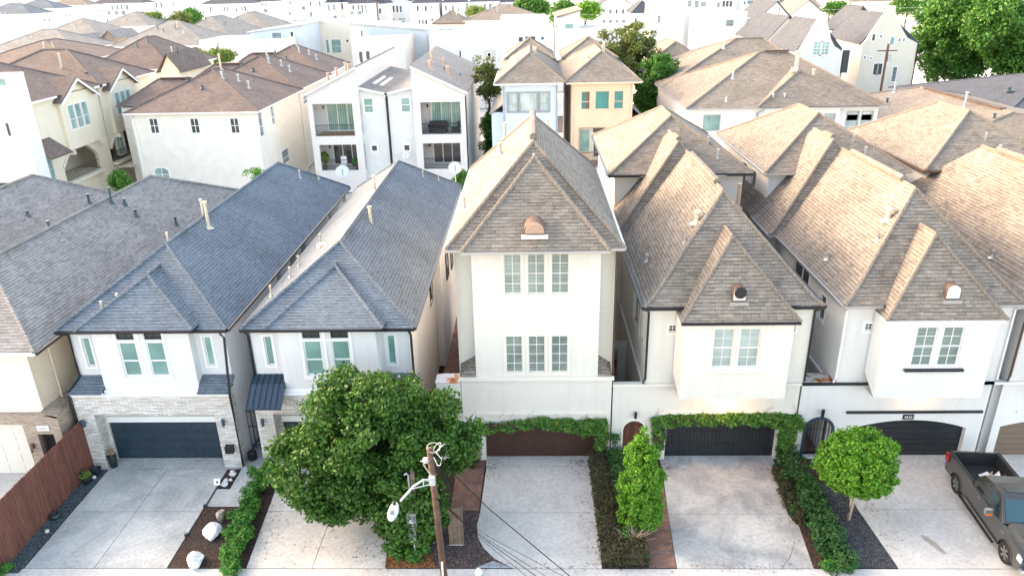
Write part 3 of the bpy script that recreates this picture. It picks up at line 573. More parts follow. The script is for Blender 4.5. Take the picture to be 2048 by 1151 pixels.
for i in range(8):g.tube([(-21.18+i*.09,26.4,.05),(-21.18+i*.09,26.4,2.25)],.014,5)
g.tube([(-21.2,26.4,.1),(-20.55,26.4,.1)],.02,5);g.tube([(-21.2,26.4,2.1),(-20.55,26.4,2.1)],.02,5);g.build('iron_door','rail_iron',t)
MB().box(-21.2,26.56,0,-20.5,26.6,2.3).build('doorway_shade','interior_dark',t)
o=MB().box(-21.12,26.15,2.5,-20.62,26.19,2.74).build('number_plate','trim_white',t);text_mesh('5642',.17,o,FR(26.15),-20.87,2.62,.004,'trim_grey')
l=MB();l.box(-21.6,26.05,1.62,-21.48,26.2,1.86);l.tube([(-21.54,26.02,1.6),(-21.54,26.02,1.5)],.05,6);l.build('wall_light','copper',t)
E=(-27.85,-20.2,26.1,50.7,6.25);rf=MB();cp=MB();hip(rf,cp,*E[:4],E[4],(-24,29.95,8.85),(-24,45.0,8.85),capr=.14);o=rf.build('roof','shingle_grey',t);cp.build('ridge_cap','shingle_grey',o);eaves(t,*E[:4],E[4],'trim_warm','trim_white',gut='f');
MB().box(-20.22,26.1,6.14,-20.1,50.7,6.245).build('side_gutter','trim_black',t)
downspout(t,[(-20.4,27.6,6.05),(-20.78,27.7,5.8),(-20.78,27.7,3.0)],'gutter_beige',.05)
for p_,h in (((-23.72,39.78,8.71),.75),((-22.52,39.83,7.89),.25),((-23.28,40.3,8.41),.25),((-21.06,41.3,6.89),.35),((-24.07,34.57,8.85),.3)):vent(t,p_,h,.06,'pipe_dark')
t=thing('townhouse','grey shingled roof of the next townhouse, cut off by the left edge of the photo','house',(-32,26.5,0))
b=MB();wall(b,RT(-28.6),26.5,49,0,6.1,[]);b.poly([(-35.8,26.5,0),(-35.8,49,0),(-35.8,49,6.1),(-35.8,26.5,6.1)]);b.poly([(-36,49,0),(-28.6,49,0),(-28.6,49,6.1),(-36,49,6.1)]);b.poly([(-36,26.5,0),(-28.6,26.5,0),(-28.6,26.5,6.1),(-36,26.5,6.1)]);b.build('wall','siding_beige',t)
E=(-35.9,-28.1,26.1,49.6,6.25);rf=MB();cp=MB();hip(rf,cp,*E[:4],E[4],(-32,29.9,8.85),(-32,45.7,8.85),capr=.14);o=rf.build('roof','shingle_grey',t);cp.build('ridge_cap','shingle_grey',o);eaves(t,*E[:4],E[4],'trim_warm','trim_white',gut='fr')
vent(t,(-29.03,46.21,6.87),.5,.07,'pipe_dark');vent(t,(-29.93,41.45,7.49),.2,.06,'pipe_dark')
# ---------------- tall centre house ----------------
t=thing('townhouse','tall three storey cream townhouse with brown garage door under green vines','house',(0,27.5,0))
F=FR(27.5);b=MB();H3=[(-1.14,8.03,-.42,9.78),(-.19,8.03,.53,9.78),(.77,8.03,1.49,9.78)];H2=[(-1.14,4.4,-.42,6.14),(-.19,4.4,.53,6.14),(.77,4.4,1.49,6.14)]
wall(b,F,-2.42,2.75,4.2,9.95,H3+H2,.12)
for x in (-2.42,2.75):b.poly([(x,27.5,4.2),(x,28.0,4.2),(x,28.0,9.95),(x,27.5,9.95)])
wall(b,FR(28.0),-3.1,3.32,3.9,9.95,[])
wall(b,FR(27.45),-3.08,3.36,0,4.1,[(-2.12,0,2.74,2.02,.42)],.3)
for x in (-3.1,3.32):wall(b,RT(x),27.46,40.2,0,9.95,[])
b.poly([(-3.1,27.45,4.1),(3.32,27.45,4.1),(3.32,28.0,4.1),(-3.1,28.0,4.1)]);b.poly([(-3.1,40.2,0),(3.32,40.2,0),(3.32,40.2,9.95),(-3.1,40.2,9.95)])
b.build('wall','stucco_warm',t)
MB().box(-3.16,27.36,4.08,3.44,27.48,4.24).build('cornice','trim_warm',t)
for q in ((-2.5,27.40,2.38,3.28,27.446,2.50),(-2.46,27.40,1.9,-2.42,27.449,2.376),(-1.5,27.47,9.88,2.1,27.496,9.92),(-1.2,27.44,2.5,-1.188,27.449,4.08),(1.4,27.44,2.5,1.412,27.449,4.08),(-3.09,27.985,7.4,-2.42,27.999,7.43),(2.75,27.985,7.0,3.31,27.999,7.03)):MB().box(*q).build('trim_strip','trim_warm',t)
for q in H3+H2:window(t,F,*q,2,4,'trim_warm','pane_blind' if q[1]>5 or q[0]<2 else 'pane_dark',trim=.07,mun=.028)
for x0,x1,s in ((-3.12,-2.43,0),(2.76,3.34,1)):
    b=MB()
    if s==0:b.poly([(x0,27.42,4.26),(x1,27.42,4.26),(x1,28.0,5.0)]);b.poly([(x0,27.42,4.26),(x1,28.0,5.0),(x0,28.0,4.6)])
    else:b.poly([(x0,27.42,4.26),(x1,27.42,4.26),(x0,28.0,5.0)]);b.poly([(x1,27.42,4.26),(x1,28.0,4.6),(x0,28.0,5.0)])
    b.build('skirt_roof','shingle_brown',t)
garage_door(t,FR(27.72),-2.12,2.74,.02,2.05,'door_brown',1,0,planks=.14)
E=(-3.38,3.62,27.25,40.7,10.08);rf=MB();cp=MB();hip(rf,cp,*E[:4],E[4],(.12,30.75,13.55),(.12,37.2,13.55),capr=.13)
hip(rf,cp,-2.72,3.02,26.85,31.5,10.12,(.15,29.75,13.12),(.15,30.2,13.12),capr=.12,caps='frl',faces='frl')
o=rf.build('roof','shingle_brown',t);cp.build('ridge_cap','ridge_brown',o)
rv=MB().tube([(.12,31.0,13.72),(.12,37.1,13.72)],.17,8);rv.build('ridge_vent','shingle_brown',o)
eaves(t,*E[:4],E[4],'trim_brown','gutter_silver',gut='flr');eaves(t,-2.72,3.02,26.85,27.7,10.12,'trim_brown','gutter_silver',gut='f',t=.14,names=('bay_fascia','bay_gutter'))
def louver(root,x,y,z,r,h,m1,m2,full=False,depth=1.1):
    """half-round roof louvre: barrel going back into the slope with slats in front"""
    n=14;pr=[(x+r*math.cos(math.pi*i/n),y,z+h-r+r*math.sin(math.pi*i/n)) for i in range(n+1)];pr=[(x+r,y,z)]+pr+[(x-r,y,z)] if h>r else pr
    b=MB().prism(pr,(0,depth,0));o=b.build('roof_louver',m1,root);s=MB()
    q=.86;pf=[(x+(p[0]-x)*q,y-.03,z+.06+(p[2]-z)*q) for p in pr];s.prism(pf,(0,.028,0));k=int(h/.09)
    for i in range(1,k):
        zz=z+.06+i*.085;w=r*q
        if zz>z+h-r:w=math.sqrt(max(0,(r*q)**2-(zz-(z+h-r))**2))
        if w>.05:s.box(x-w,y-.07,zz,x+w,y-.03,zz+.03)
    s.build('louver_slats',m2,o);f=MB().box(x-r-.1,y-.08,z-.16,x+r+.1,y+.03,z-.01);f.build('flashing','gutter_silver' if full else 'trim_warm',o);return o
louver(t,.12,26.98,10.75,.42,.5,'copper','pipe_copper')
for p_,h,r in (((-2.97,31.52,10.52),.4,.035),((-1.49,35.56,12.03),.45,.09),((-1.36,39.18,12.0),.8,.08),((.9,38.1,12.75),.35,.05)):vent(t,p_,h,r,'pipe_cream' if r>.04 else 'gutter_silver')
downspout(t,[(3.5,27.6,10),(3.36,27.7,9.7),(3.38,27.55,4.3)],'trim_brown',.05)
t2=thing('wall_cap','low cream garden wall with rusted sheet metal top left of the tall centre house','wall',(-3.65,27.6,0))
MB().box(-4.15,27.44,0,-3.1,27.64,3.95).build('wall','stucco_warm',t2);MB().box(-4.19,27.42,3.955,-3.1,28.25,3.975).build('metal_cap','rusted_metal',t2);MB().box(-4.15,27.64,3.8,-3.1,28.2,3.95).build('ledge','stucco_warm',t2)
# brown fence between the slate house and centre house
f=MB()
for i in range(60):f.box(-3.55,28.4+i*.2,0,-3.5,28.58+i*.2,2.1+.03*math.sin(i*2.1))
tag(f.build('board_fence','fence_red'),'red brown board fence in the narrow passage left of the tall centre house','fence')
# ---------------- french style houses ----------------
def french(dx,label,wm,trimm,accent,gut,door,num=None,wallm2=None,blind='pane_blind_light',vine=True,arch_gate='brown',cut=False,lv='white',tdx=0):
    t=thing('townhouse',label,'house',(8.1+dx,27.5,0),'steep roofed townhouses on the right');X=lambda v:v+dx
    T=lambda v:v+dx+tdx
    F=FR(27.5);b=MB();sq=[(X(5.62),6.26,X(5.96),6.58),(X(10.45),6.26,X(10.79),6.58)]
    wall(b,F,X(4.8),X(11.42),3.8,7.4,sq,.1)
    gx0,gx1=(X(5.8),X(10.62)) if arch_gate else (X(4.95),X(9.8))
    holes=[(gx0,0,gx1,1.98,.35)]
    if arch_gate=='brown':holes.append((X(3.92),0,X(4.88),2.02,.48))
    elif arch_gate=='iron':holes.append((X(3.86),0,X(4.94),2.05,.54))
    if dx>7 and arch_gate:holes[0]=(gx0+(.02),0,gx1+.1,1.98,.42)
    wall(b,FR(27.46),X(3.42) if arch_gate else X(4.6),X(11.34),0,3.8,holes,.35)
    b.poly([(X(3.42),27.46,3.8),(X(11.34),27.46,3.8),(X(11.34),27.75,3.8),(X(3.42),27.75,3.8)]);b.poly([(X(3.42),27.75,0),(X(4.8),27.75,0),(X(4.8),27.75,3.8),(X(3.42),27.75,3.8)])
    if arch_gate:b.f.pop();b.v=b.v[:-4]
    sidew=[(28.6,5.2,29.2,6.7),(29.9,4.9,31.9,6.9)] if dx<4 else [(29.6,5.6,30.3,6.8),(31.8,6.2,33.9,7.1)]
    wall(b,LF(X(4.8)),27.46,37,0,7.4,sidew,.1);wall(b,RT(X(11.42)),27.46,42,0,7.4,[]);
    wall(b,FR(36.9),X(4.35) if arch_gate else X(4.6),X(4.8),0,7.4,[]);wall(b,LF(X(4.35) if arch_gate else X(4.6)),36.9,40.2,0,7.4,[])
    if dx<4:wall(b,FR(33.6),X(3.32),X(4.8),0,2.8,[(X(3.62),0,X(4.35),2.3)],.1)
    # rear tower
    wall(b,FR(39.85),T(4.62),T(11.62),0,9.75,[]);wall(b,LF(T(4.62)),39.85,50,0,9.75,[(42,8.0,42.9,9.3),(44,8.0,44.9,9.3)],.1);wall(b,RT(T(11.62)),39.85,50,0,9.75,[]);b.poly([(T(4.62),50,0),(T(11.62),50,0),(T(11.62),50,9.75),(T(4.62),50,9.75)])
    b.build('wall',wm,t)
    # oriel
    ox0,ox1=X(6.05),X(10.4);Fo=FR(26.6);Wn=[(X(7.26),5.08,X(8.08),6.84),(X(8.3),5.08,X(9.12),6.84)]
    b=MB();wall(b,Fo,ox0,ox1,3.6,7.2,Wn,.1)
    b.poly([(ox0,26.6,3.6),(X(5.9),27.45,4.4),(X(5.9),27.45,7.2),(ox0,26.6,7.2)]);b.poly([(ox1,26.6,3.6),(X(10.5),27.45,4.4),(X(10.5),27.45,7.2),(ox1,26.6,7.2)])
    b.poly([(ox0,26.6,3.6),(ox1,26.6,3.6),(ox1,27.45,3.6),(ox0,27.45,3.6)]);b.build('oriel_bay',wm,t)
    for q in Wn:window(t,Fo,*q,2,4,trimm,blind,trim=.075,mun=.026,meet=.5)
    k=MB();wbox(k,Fo,X(7.02),X(9.36),4.90,4.99,0,.09 if accent!='trim_black' else .16);k.build('window_sill',accent,t)
    for q in sq:window(t,F,*q,2,2,trimm,'pane_dark',trim=.1,mun=.03,name='square_window')
    for q in sidew:window(t,LF(X(4.8)),*q,2 if q[2]-q[0]>1 else 1,1,trimm,'pane_dark',trim=.08,meet=.5 if q[2]-q[0]<1 else False,name='side_window',mun=.1)
    for q in ((42,8.0,42.9,9.3),(44,8.0,44.9,9.3)):window(t,LF(T(4.62)),*q,1,1,trimm,'pane_dark',trim=.08,name='side_window')
    k=MB();k.box(X(3.40),27.36,3.76,X(6.3),27.455,3.86);k.box(X(10.3),27.36,3.76,X(11.36),27.455,3.86);k.box(X(5.45),27.37,2.36,X(11.2),27.455,2.46);k.build('trim_band',accent,t)
    k=MB();k.box(X(6.1),27.452,2.5,X(6.115),27.459,3.7);k.box(X(10.2),27.452,2.5,X(10.215),27.459,3.7);k.box(X(4.79),28.2,3.5,X(4.7),36.8,3.6);k.build('panel_joint',trimm,t)
    if arch_gate=='brown':
        garage_door(t,FR(27.7),gx0,gx1,.02,2.0,door,3,0,planks=.16)
    else:garage_door(t,FR(27.7),gx0,gx1+.1,.02,2.0,door,7,0)
    if arch_gate=='brown':
        g=MB();A=arcpts(X(3.92),X(4.88),2.02,.48);g.prism([(X(3.92),27.6,0),(X(4.88),27.6,0)]+[(a,27.6,z) for a,z in A[::-1]],(0,.06,0))
        for i in range(1,7):g.box(X(3.92)+i*.137-.006,27.59,.1,X(3.92)+i*.137+.006,27.6,1.75)
        o=g.build('arched_door','planks_brown',t)
        g=MB();B=arcpts(X(3.84),X(4.96),2.10,.56)
        for i in range(len(A)-1):g.prism([(A[i][0],27.46,A[i][1]),(A[i+1][0],27.46,A[i+1][1]),(B[i+1][0],27.46,B[i+1][1]),(B[i][0],27.46,B[i][1])],(0,-.04,0))
        g.box(X(3.84),27.42,0,X(3.92),27.46,1.54);g.box(X(4.88),27.42,0,X(4.96),27.46,1.54);g.build('door_surround',trimm,t)
        sconce(t,FR(27.46),X(4.42),2.22,'lamp_dark',.3,.06)
    elif arch_gate=='iron':
        g=MB();A=arcpts(X(3.86),X(4.94),2.05,.54);B=arcpts(X(3.74),X(5.06),2.17,.66)
        for i in range(len(A)-1):g.prism([(A[i][0],27.46,A[i][1]),(A[i+1][0],27.46,A[i+1][1]),(B[i+1][0],27.46,B[i+1][1]),(B[i][0],27.46,B[i][1])],(0,-.07,0))
        g.box(X(3.74),27.39,0,X(3.86),27.46,1.51);g.box(X(4.94),27.39,0,X(5.06),27.46,1.51);g.build('gate_surround','metal_blue_dark',t)
        g=MB()
        for i in range(1,8):
            a=X(3.86)+i*.135;h=1.51+math.sqrt(max(0,.54**2-(a-X(4.4))**2));g.tube([(a,27.6,0),(a,27.6,h)],.012,5)
        for z in (.3,1.45):g.tube([(X(3.88),27.6,z),(X(4.92),27.6,z)],.014,5)
        g.tube([(X(4.72),27.6,0),(X(4.72),27.6,1.85)],.045,8);g.build('iron_gate','rail_iron',t);sconce(t,FR(27.46),X(4.42),2.25,'lamp_dark',.34,.07)
        MB().poly([(X(3.4),30.5,0),(X(5),30.5,0),(X(5),30.5,3),(X(3.4),30.5,3)]).build('passage_wall','stucco_grey',t)
    if num:
        o=MB().box(X(7.9),27.43,2.03,X(8.36),27.455,2.27).build('number_plate','lamp_dark',t);text_mesh(num,.17,o,FR(27.43),X(8.13),2.15,.003,'trim_white')
    rf=MB();cp=MB()
    hip(rf,cp,X(4.5),X(11.7),27.15,42,7.55,(X(8.1),30.4,11.42),(X(8.1),38.4,11.42),FLARE,capr=.12,caps='frl')
    if arch_gate:hip(rf,cp,X(4.15),X(11.4),36.0,45,7.55,(X(7.75),38.6,11.85),(X(7.75),41.5,11.85),FLARE,capr=.12,caps='frl')
    hip(rf,cp,X(5.88),X(10.58),26.42,31,7.2,(X(8.02),28.05,10.2),(X(8.02),29.4,10.2),((0,0),(.06,.05),(1,1)),capr=.10,caps='frl',faces='frl')
    hip(rf,cp,T(4.25),T(12.0),39.3,50.4,9.95,(T(8.12),43.15,12.4),(T(8.12),46.5,12.4),capr=.12)
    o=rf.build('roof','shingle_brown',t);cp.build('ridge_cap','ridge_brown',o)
    rv=MB().tube([(X(8.1),31.5,11.55),(X(8.1),37,11.55)],.16,8)
    if arch_gate:rv.tube([(X(7.75),38.7,11.97),(X(7.75),39.9,11.97)],.14,8)
    rv.build('ridge_vent','shingle_brown',o)
    g=MB();zz=7.55;g.box(X(4.5)-.02,27.06,zz-.12,X(6.0),27.17,zz-.01);g.box(X(10.5),27.06,zz-.12,X(11.72),27.17,zz-.01);g.box(X(4.4),27.17,zz-.12,X(4.52),36.0,zz-.01);g.box(X(11.69),27.17,zz-.12,X(11.8),42,zz-.01);
    if arch_gate:g.box(X(4.1),35.9,zz-.121,X(4.95),36.01,zz-.011);g.box(X(4.05),36.01,zz-.12,X(4.16),39.3,zz-.01)
    g.box(T(4.2),39.2,9.83,T(5.9),39.31,9.94);g.box(T(10.6),39.2,9.83,T(12.05),39.31,9.94);g.box(T(4.15),39.31,9.83,T(4.26),50.4,9.94);g.build('gutter',gut,t)
    s=MB();s.box(X(4.55),27.18,zz-.16,X(11.68),37,zz-.13);s.box(T(4.3),39.35,9.8,T(11.95),50.3,9.83);s.box(X(5.95),26.46,7.04,X(10.5),27.5,7.17);s.build('soffit',trimm,t)
    if gut=='trim_black':MB().box(X(5.88),26.38,7.08,X(10.58),26.46,7.19).build('bay_fascia','trim_black',t)
    if lv=='white':louver(t,X(8.42),26.75,7.95,.27,.62,'copper','trim_white',True)
    elif lv=='black':
        o=louver(t,X(8.15),26.75,7.95,.27,.62,'copper','trim_white',True);MB().lathe((X(8.15),26.66,8.36),[(.0,0),(.24,0),(.24,.04),(.0,.04)],20,(0,-1,0)).build('round_louver','lamp_dark',t)
    downspout(t,[(X(4.62),27.1,7.45),(X(4.76),27.44,7.2),(X(4.76),27.44,4.1),(X(4.66),27.4,3.9)],gut if gut!='gutter_silver' else 'trim_white',.05)
    if not cut:downspout(t,[(X(11.6),27.1,7.45),(X(11.46),27.44,7.2),(X(11.46),27.44,3.95)],'trim_black' if gut=='trim_black' else 'trim_white',.045)
    for p_,h,r,m in (((X(7.04),30.11,10.15),.45,.10,'pipe_cream'),((X(6.45),29.45,9.5),.22,.035,'gutter_silver'),((X(5.16),31.04,8.1),.22,.05,'gutter_silver'),((X(10.26),40.3,10.5),.5,.05,'galvanised'),((X(11.0),38.2,8.4),1.2,.09,'pipe_copper'),((X(9.9),41.2,11.0),.5,.05,'gutter_silver')):vent(t,p_,h,r,m)
    return t
french(0,'warm cream steep roofed townhouse with black gutters and a black garage door framed by vines','stucco_warm','trim_warm','trim_warm','trim_black','door_black',blind='pane_blind_light',lv='black')
french(8.0,'bright white steep roofed townhouse numbered 5622 with iron arched gate, behind the round topiary tree','stucco_plain','trim_white','trim_black','gutter_silver','door_black','5622',blind='pane_blind',arch_gate='iron',tdx=.4)
tg=french(15.2,'white steep roofed townhouse at the right edge with a brown garage door and brown downspout','stucco_plain','trim_white','trim_white','trim_brown','door_tan',blind='pane_blind',arch_gate=None,lv='none',tdx=1.7)
# warm lamps under the oriels
for x,e in ((8.15,16),(16.3,5)):
    d=bpy.data.lights.new('oriel_lamp','POINT');d.energy=e;d.color=(1,.5,.18);d.shadow_soft_size=.05;o=bpy.data.objects.new('oriel_lamp',d);o.location=(x,27.15,3.4);col.objects.link(o)
b=MB().box(4.8+6.62,27.64,3.6,12.75,28.3,3.82);b.build('rusty_ledge_base','stucco_plain')
o=[q for q in col.objects if q.name=='rusty_ledge_base'][0];tag(o,'white ledge between the cream and the bright white steep roofed houses','ledge')
MB().box(11.44,27.48,3.83,12.75,28.3,3.85).build('rusty_sheet','rusted_metal');tag([q for q in col.objects if q.name=='rusty_sheet'][0],'rust stained sheet metal cap on the ledge between two steep roofed houses','metal sheet')
# ---------------- front garden plants ----------------
rg=np.random.default_rng(5)
tree('shade_tree','large dense dark green tree hiding the garage of the right slate roofed townhouse','tree',(-5.3,23.3,0),2.6,
 [(-6.0,23.5,4.1,2.7,2.2,2.35,150,.62,190),(-8.4,23.3,2.9,1.55,1.6,1.35,60,.5,170),(-7.3,22.8,2.0,1.6,1.4,1.1,45,.5,170),(-4.6,22.2,1.9,1.3,1.2,1.6,60,.5,170),(-3.6,23.8,3.9,1.4,1.5,1.5,55,.5,170),(-6.9,24.2,5.2,1.5,1.4,1.2,40,.5,170),(-5.4,22.6,1.0,1.0,.8,.9,24,.4,150)],
 'leaf_dark',.085,trunk=.2,seed=3,spread=1.4,flat=.4)
tree('conical_shrub','tall bright green conical shrub beside the brick path, before the brown arched door','shrub',(4.0,22.9,0),1.6,
 [(4.02,22.8,.95,.80,.72,.75,90,.22,170),(4.02,22.82,1.75,.84,.76,.8,100,.22,170),(4.02,22.85,2.6,.78,.70,.8,90,.22,170),(4.0,22.9,3.35,.58,.54,.7,50,.2,160),(3.97,22.95,4.05,.28,.28,.5,16,.16,110)],'leaf_bright',.048,trunk=.05,seed=4,spread=.3)
t=tree('topiary_tree','round bright green topiary tree on pale twin stems over the dark gravel','tree',(12.25,23.4,0),1.6,
 [(12.5,23.8,2.4,1.42,1.3,1.25,330,.3,150)],'leaf_bright',.06,trunk=.05,seed=6,trunk_m='twig_pale',spread=.3)
MB().tube([(12.35,23.45,0),(12.42,23.5,.7),(12.4,23.6,1.8)],.05,8).build('trunk','twig_pale',t)
def hedge(name,label,boxes,m,n,size,seed,core=None,group=None):
    t=thing(name,label,'hedge',(boxes[0][0],boxes[0][2],0),group);c=MB()
    P=[];Q=[]
    for x0,x1,y0,y1,z0,z1 in boxes:
        c.box(x0+.08,y0+.08,z0,x1-.08,y1-.08,z1-.1);a,b=boxleaves(np.random.default_rng(seed),x0,x1,y0,y1,z0,z1,int(n*((x1-x0)*(y1-y0)+(x1-x0+y1-y0)*(z1-z0))));P.append(a);Q.append(b)
    c.build('branches','bark',t);leafmesh('leaves',np.concatenate(P),np.concatenate(Q),size,m,t,seed,flat=.35);return t
hedge('clipped_hedge','brown green clipped hedge along the right of the driveway before the brown garage door',[(2.52,3.2,20.95,27.2,0,.62),(3.2,4.1,20.95,21.75,0,.6)],'leaf_brownhedge',900,.052,11)
hedge('clipped_hedge','dark green clipped hedge behind the tall conical shrub',[(3.32,4.15,23.6,27.1,0,.75)],'leaf_hedge',900,.055,12)
t=thing('pale_twigs','bare pale twiggy shrub at the foot of the tall conical shrub','shrub',(3.6,21.9,0));k=MB();rr=random.Random(2)
for i in range(60):
    a=rr.uniform(0,6.28);p=V((3.65+rr.uniform(-.25,.3),21.95+rr.uniform(-.1,.1),.35));d=V((math.cos(a),math.sin(a)*.6-.25,rr.uniform(.5,1.3)))*rr.uniform(.35,.6)
    k.tube([p,p+d*.5,p+d+V((rr.uniform(-.1,.1),rr.uniform(-.1,.1),.03))],.012,4,.004)
k.build('twigs','twig_pale',t);P,Q=blob(rg,(3.6,22.0,.5),(.5,.3,.35),14,.16,60);leafmesh('leaves',P,Q,.04,'leaf_mid',t,9)
def patchhedge(name,label,path,w,h,m,dens,size,seed,cat='hedge'):
    """loose, uneven planting along a path of ground points"""
    r=np.random.default_rng(seed);P=[];Q=[]
    for (x0,y0),(x1,y1) in zip(path,path[1:]):
        L=math.hypot(x1-x0,y1-y0);k=int(L*dens)
        for i in range(k):
            s=r.random();cx=x0+(x1-x0)*s+r.normal()*w*.28;cy=y0+(y1-y0)*s+r.normal()*w*.28;a,b=blob(r,(cx,cy,h*r.uniform(.35,.6)),(.16,.16,h*.4),3,.17,40);P.append(a);Q.append(b)
    P=np.concatenate(P);Q=np.concatenate(Q);k=P[:,2]>.01;t=thing(name,label,cat,(path[0][0],path[0][1],0));leafmesh('leaves',P[k],Q[k],size,m,t,seed)
    b=MB()
    for (x0,y0),(x1,y1) in zip(path,path[1:]):
        for i in range(5):
            x=x0+(x1-x0)*i/5;y=y0+(y1-y0)*i/5;b.tube([(x,y,0),(x+.05,y+.03,h*.6)],.025,5,.01)
    b.build('stems','bark',t);return t
patchhedge('low_hedge','bright green low hedge between the grey driveway with white boulders and the tree',[(-11.15,20.4),(-11.4,22.4),(-11.75,24.6),(-11.6,26.7)],.62,.62,'leaf_groundcover',22,.055,13)
patchhedge('mixed_hedge','ragged dark green hedge between the black garage driveway and the dark gravel bed',[(10.9,21.0),(11.1,23.5),(11.0,25.4),(10.9,27.0)],.95,.9,'leaf_hedge',34,.055,14)
patchhedge('brown_hedge','brown mottled low hedge edging the curved corner of the black garage driveway',[(10.35,23.2),(10.4,25.2),(10.65,26.8)],.35,.55,'leaf_brownhedge',30,.04,15)
patchhedge('ground_plants','bright green weedy plants at the pavement end of the ragged hedge',[(10.5,20.95),(11.6,21.05)],.25,.3,'leaf_groundcover',40,.045,16,'plants')
patchhedge('ground_plants','green plants at the foot of the big tree around the meter post',[(-5.2,21.6),(-4.3,21.4),(-4.6,22.4)],.5,.5,'leaf_mid',26,.06,17,'plants')
patchhedge('fence_corner_plants','small green plant at the foot of the red fence in the bottom left corner','x' and [(-19.65,20.5),(-19.6,20.9)],.12,.25,'leaf_groundcover',20,.05,18,'plants')
def vine(name,label,segs,m,seed,dens=1900,size=.068,red=None):
    r=np.random.default_rng(seed);P=[];Q=[]
    for (a0,z0,h0),(a1,z1,h1) in segs:
        L=math.hypot(a1-a0,z1-z0);n=int(L*(h0+h1)/2*dens);s=r.random(n);n1=r.random(n)-.5
        lump=.07*np.sin(s*L*5+seed)+.05*np.sin(s*L*11)
        hh=h0+(h1-h0)*s;dx,dz=(a1-a0)/L,(z1-z0)/L;off=n1*(hh+lump)
        x=a0+(a1-a0)*s-dz*off+r.normal(size=n)*.05;z=z0+(z1-z0)*s+dx*off+r.normal(size=n)*.035;d=(.2+.1*np.sin(x*7+z*9))*np.sqrt(np.clip(1-(2*n1)**2,.05,1))*r.uniform(.3,1.3,n)
        P.append(np.stack([x,27.40-d,z],1));Q.append(np.stack([r.normal(size=n)*.4,-np.ones(n),.3+r.normal(size=n)*.4],1))
    P=np.concatenate(P);Q=np.concatenate(Q);Q/=np.linalg.norm(Q,axis=1)[:,None];t=thing(name,label,'vine',(segs[0][0][0],27.4,0));leafmesh('leaves',P,Q,size,m,t,seed,flat=.5)
    k=MB();rr=random.Random(seed)
    for (a0,z0,h0),(a1,z1,h1) in segs:
        for i in range(4):
            u=rr.uniform(-.4,.4);k.tube([(a0,27.42,z0+u*h0),((a0+a1)/2,27.41,(z0+z1)/2+rr.uniform(-.3,.3)*h0),(a1,27.42,z1+u*h1)],.012,4)
    for i in range(9):
        s=rr.choice(segs);x=rr.uniform(s[0][0],s[1][0]);z=max(s[0][1],s[1][1])+s[0][2]*.4;k.tube([(x,27.41,z),(x+rr.uniform(-.15,.2),27.4,z+rr.uniform(.1,.25)),(x+rr.uniform(-.2,.45),27.4,z+rr.uniform(.2,.4))],.006,4)
    k.build('stems','bark',t)
    if red:
        P,Q=[],[]
        for (a0,a1,z0,z1,n) in red:P.append(np.stack([r.uniform(a0,a1,n),r.uniform(27.2,27.3,n),r.uniform(z0,z1,n)],1));Q.append(np.tile([0,-1,.2],(n,1)))
        leafmesh('dry_leaves',np.concatenate(P),np.concatenate(Q),size*.9,'leaf_vinered',t,seed+1)
    return t
vine('climbing_vine','green climbing vine arching over the brown garage door',[((-3.1,1.62,.5),(-2.0,1.68,.42)),((-2.0,1.72,.4),(.3,2.02,.45)),((.3,2.02,.45),(2.4,1.72,.7)),((2.2,1.75,.75),(3.2,1.75,.85)),((2.98,1.5,.5),(2.92,.15,.42))],'leaf_vine',21,red=[(-2.1,-.1,1.75,2.02,700),(-.3,.5,1.7,1.85,150)])
vine('climbing_vine','green climbing vine arching over the black garage door beside the conical shrub',[((5.15,2.0,.5),(6.6,2.12,.5)),((6.6,2.12,.5),(9.8,2.15,.55)),((9.8,2.15,.6),(11.4,1.95,.75)),((5.45,1.9,.5),(5.5,.7,.4)),((11.05,1.9,.75),(11.0,.2,.6)),((11.3,2.3,.3),(11.6,1.7,.3))],'leaf_vine',23,red=[(6.0,7.6,1.95,2.25,350),(5.3,5.8,1.0,1.7,200)])
t=thing('dry_vine','dry grey vine stems at the left end of the brown garage door','vine',(-2.5,27.3,0));k=MB();rr=random.Random(7)
for i in range(40):
    x=-2.55+rr.uniform(-.28,.28);k.tube([(x,27.35,.1),(x+rr.uniform(-.1,.1),27.3,.7),(x+rr.uniform(-.15,.15),27.36,1.5)],.012,4)
k.build('stems','twig_pale',t);P,Q=blob(rg,(-2.75,26.9,.35),(.3,.25,.3),14,.16,60);leafmesh('leaves',P,Q,.05,'leaf_brownhedge',t,8)
t=thing('potted_shrub','small dark spindly shrub against the white wall left of the brown arched door','shrub',(3.45,27.1,0));k=MB()
for i in range(5):k.tube([(3.5+i*.04,27.15,.3),(3.5+(i-2)*.1,27.2,1.3)],.012,4)
k.build('stems','bark',t);P,Q=blob(rg,(3.5,27.15,1.25),(.3,.15,.3),10,.12,40);leafmesh('leaves',P,Q,.05,'leaf_hedge',t,10)
# ---------------- red fence ----------------
t=thing('board_fence','long red brown board fence along the gravel bed at the left edge','fence',(-19.7,24,0));b=MB();rr=random.Random(1);y=20.0
while y<27.6:
    h=2.5+rr.uniform(-.015,.015);b.prism([(-19.72,y,0),(-19.72,y+.135,0),(-19.72,y+.135,h-.04),(-19.72,y+.1,h),(-19.72,y+.035,h),(-19.72,y,h-.04)],(-.022+rr.uniform(-.004,.004),0,0));y+=.142
b.build('boards','fence_red',t);b=MB()
for z in (.4,1.3,2.2):b.box(-19.80,20,z,-19.75,27.6,z+.09)
for y in (20.2,22.6,25,27.4):b.box(-19.88,y,0,-19.79,y+.09,2.4)
b.build('rails','fence_red',t)
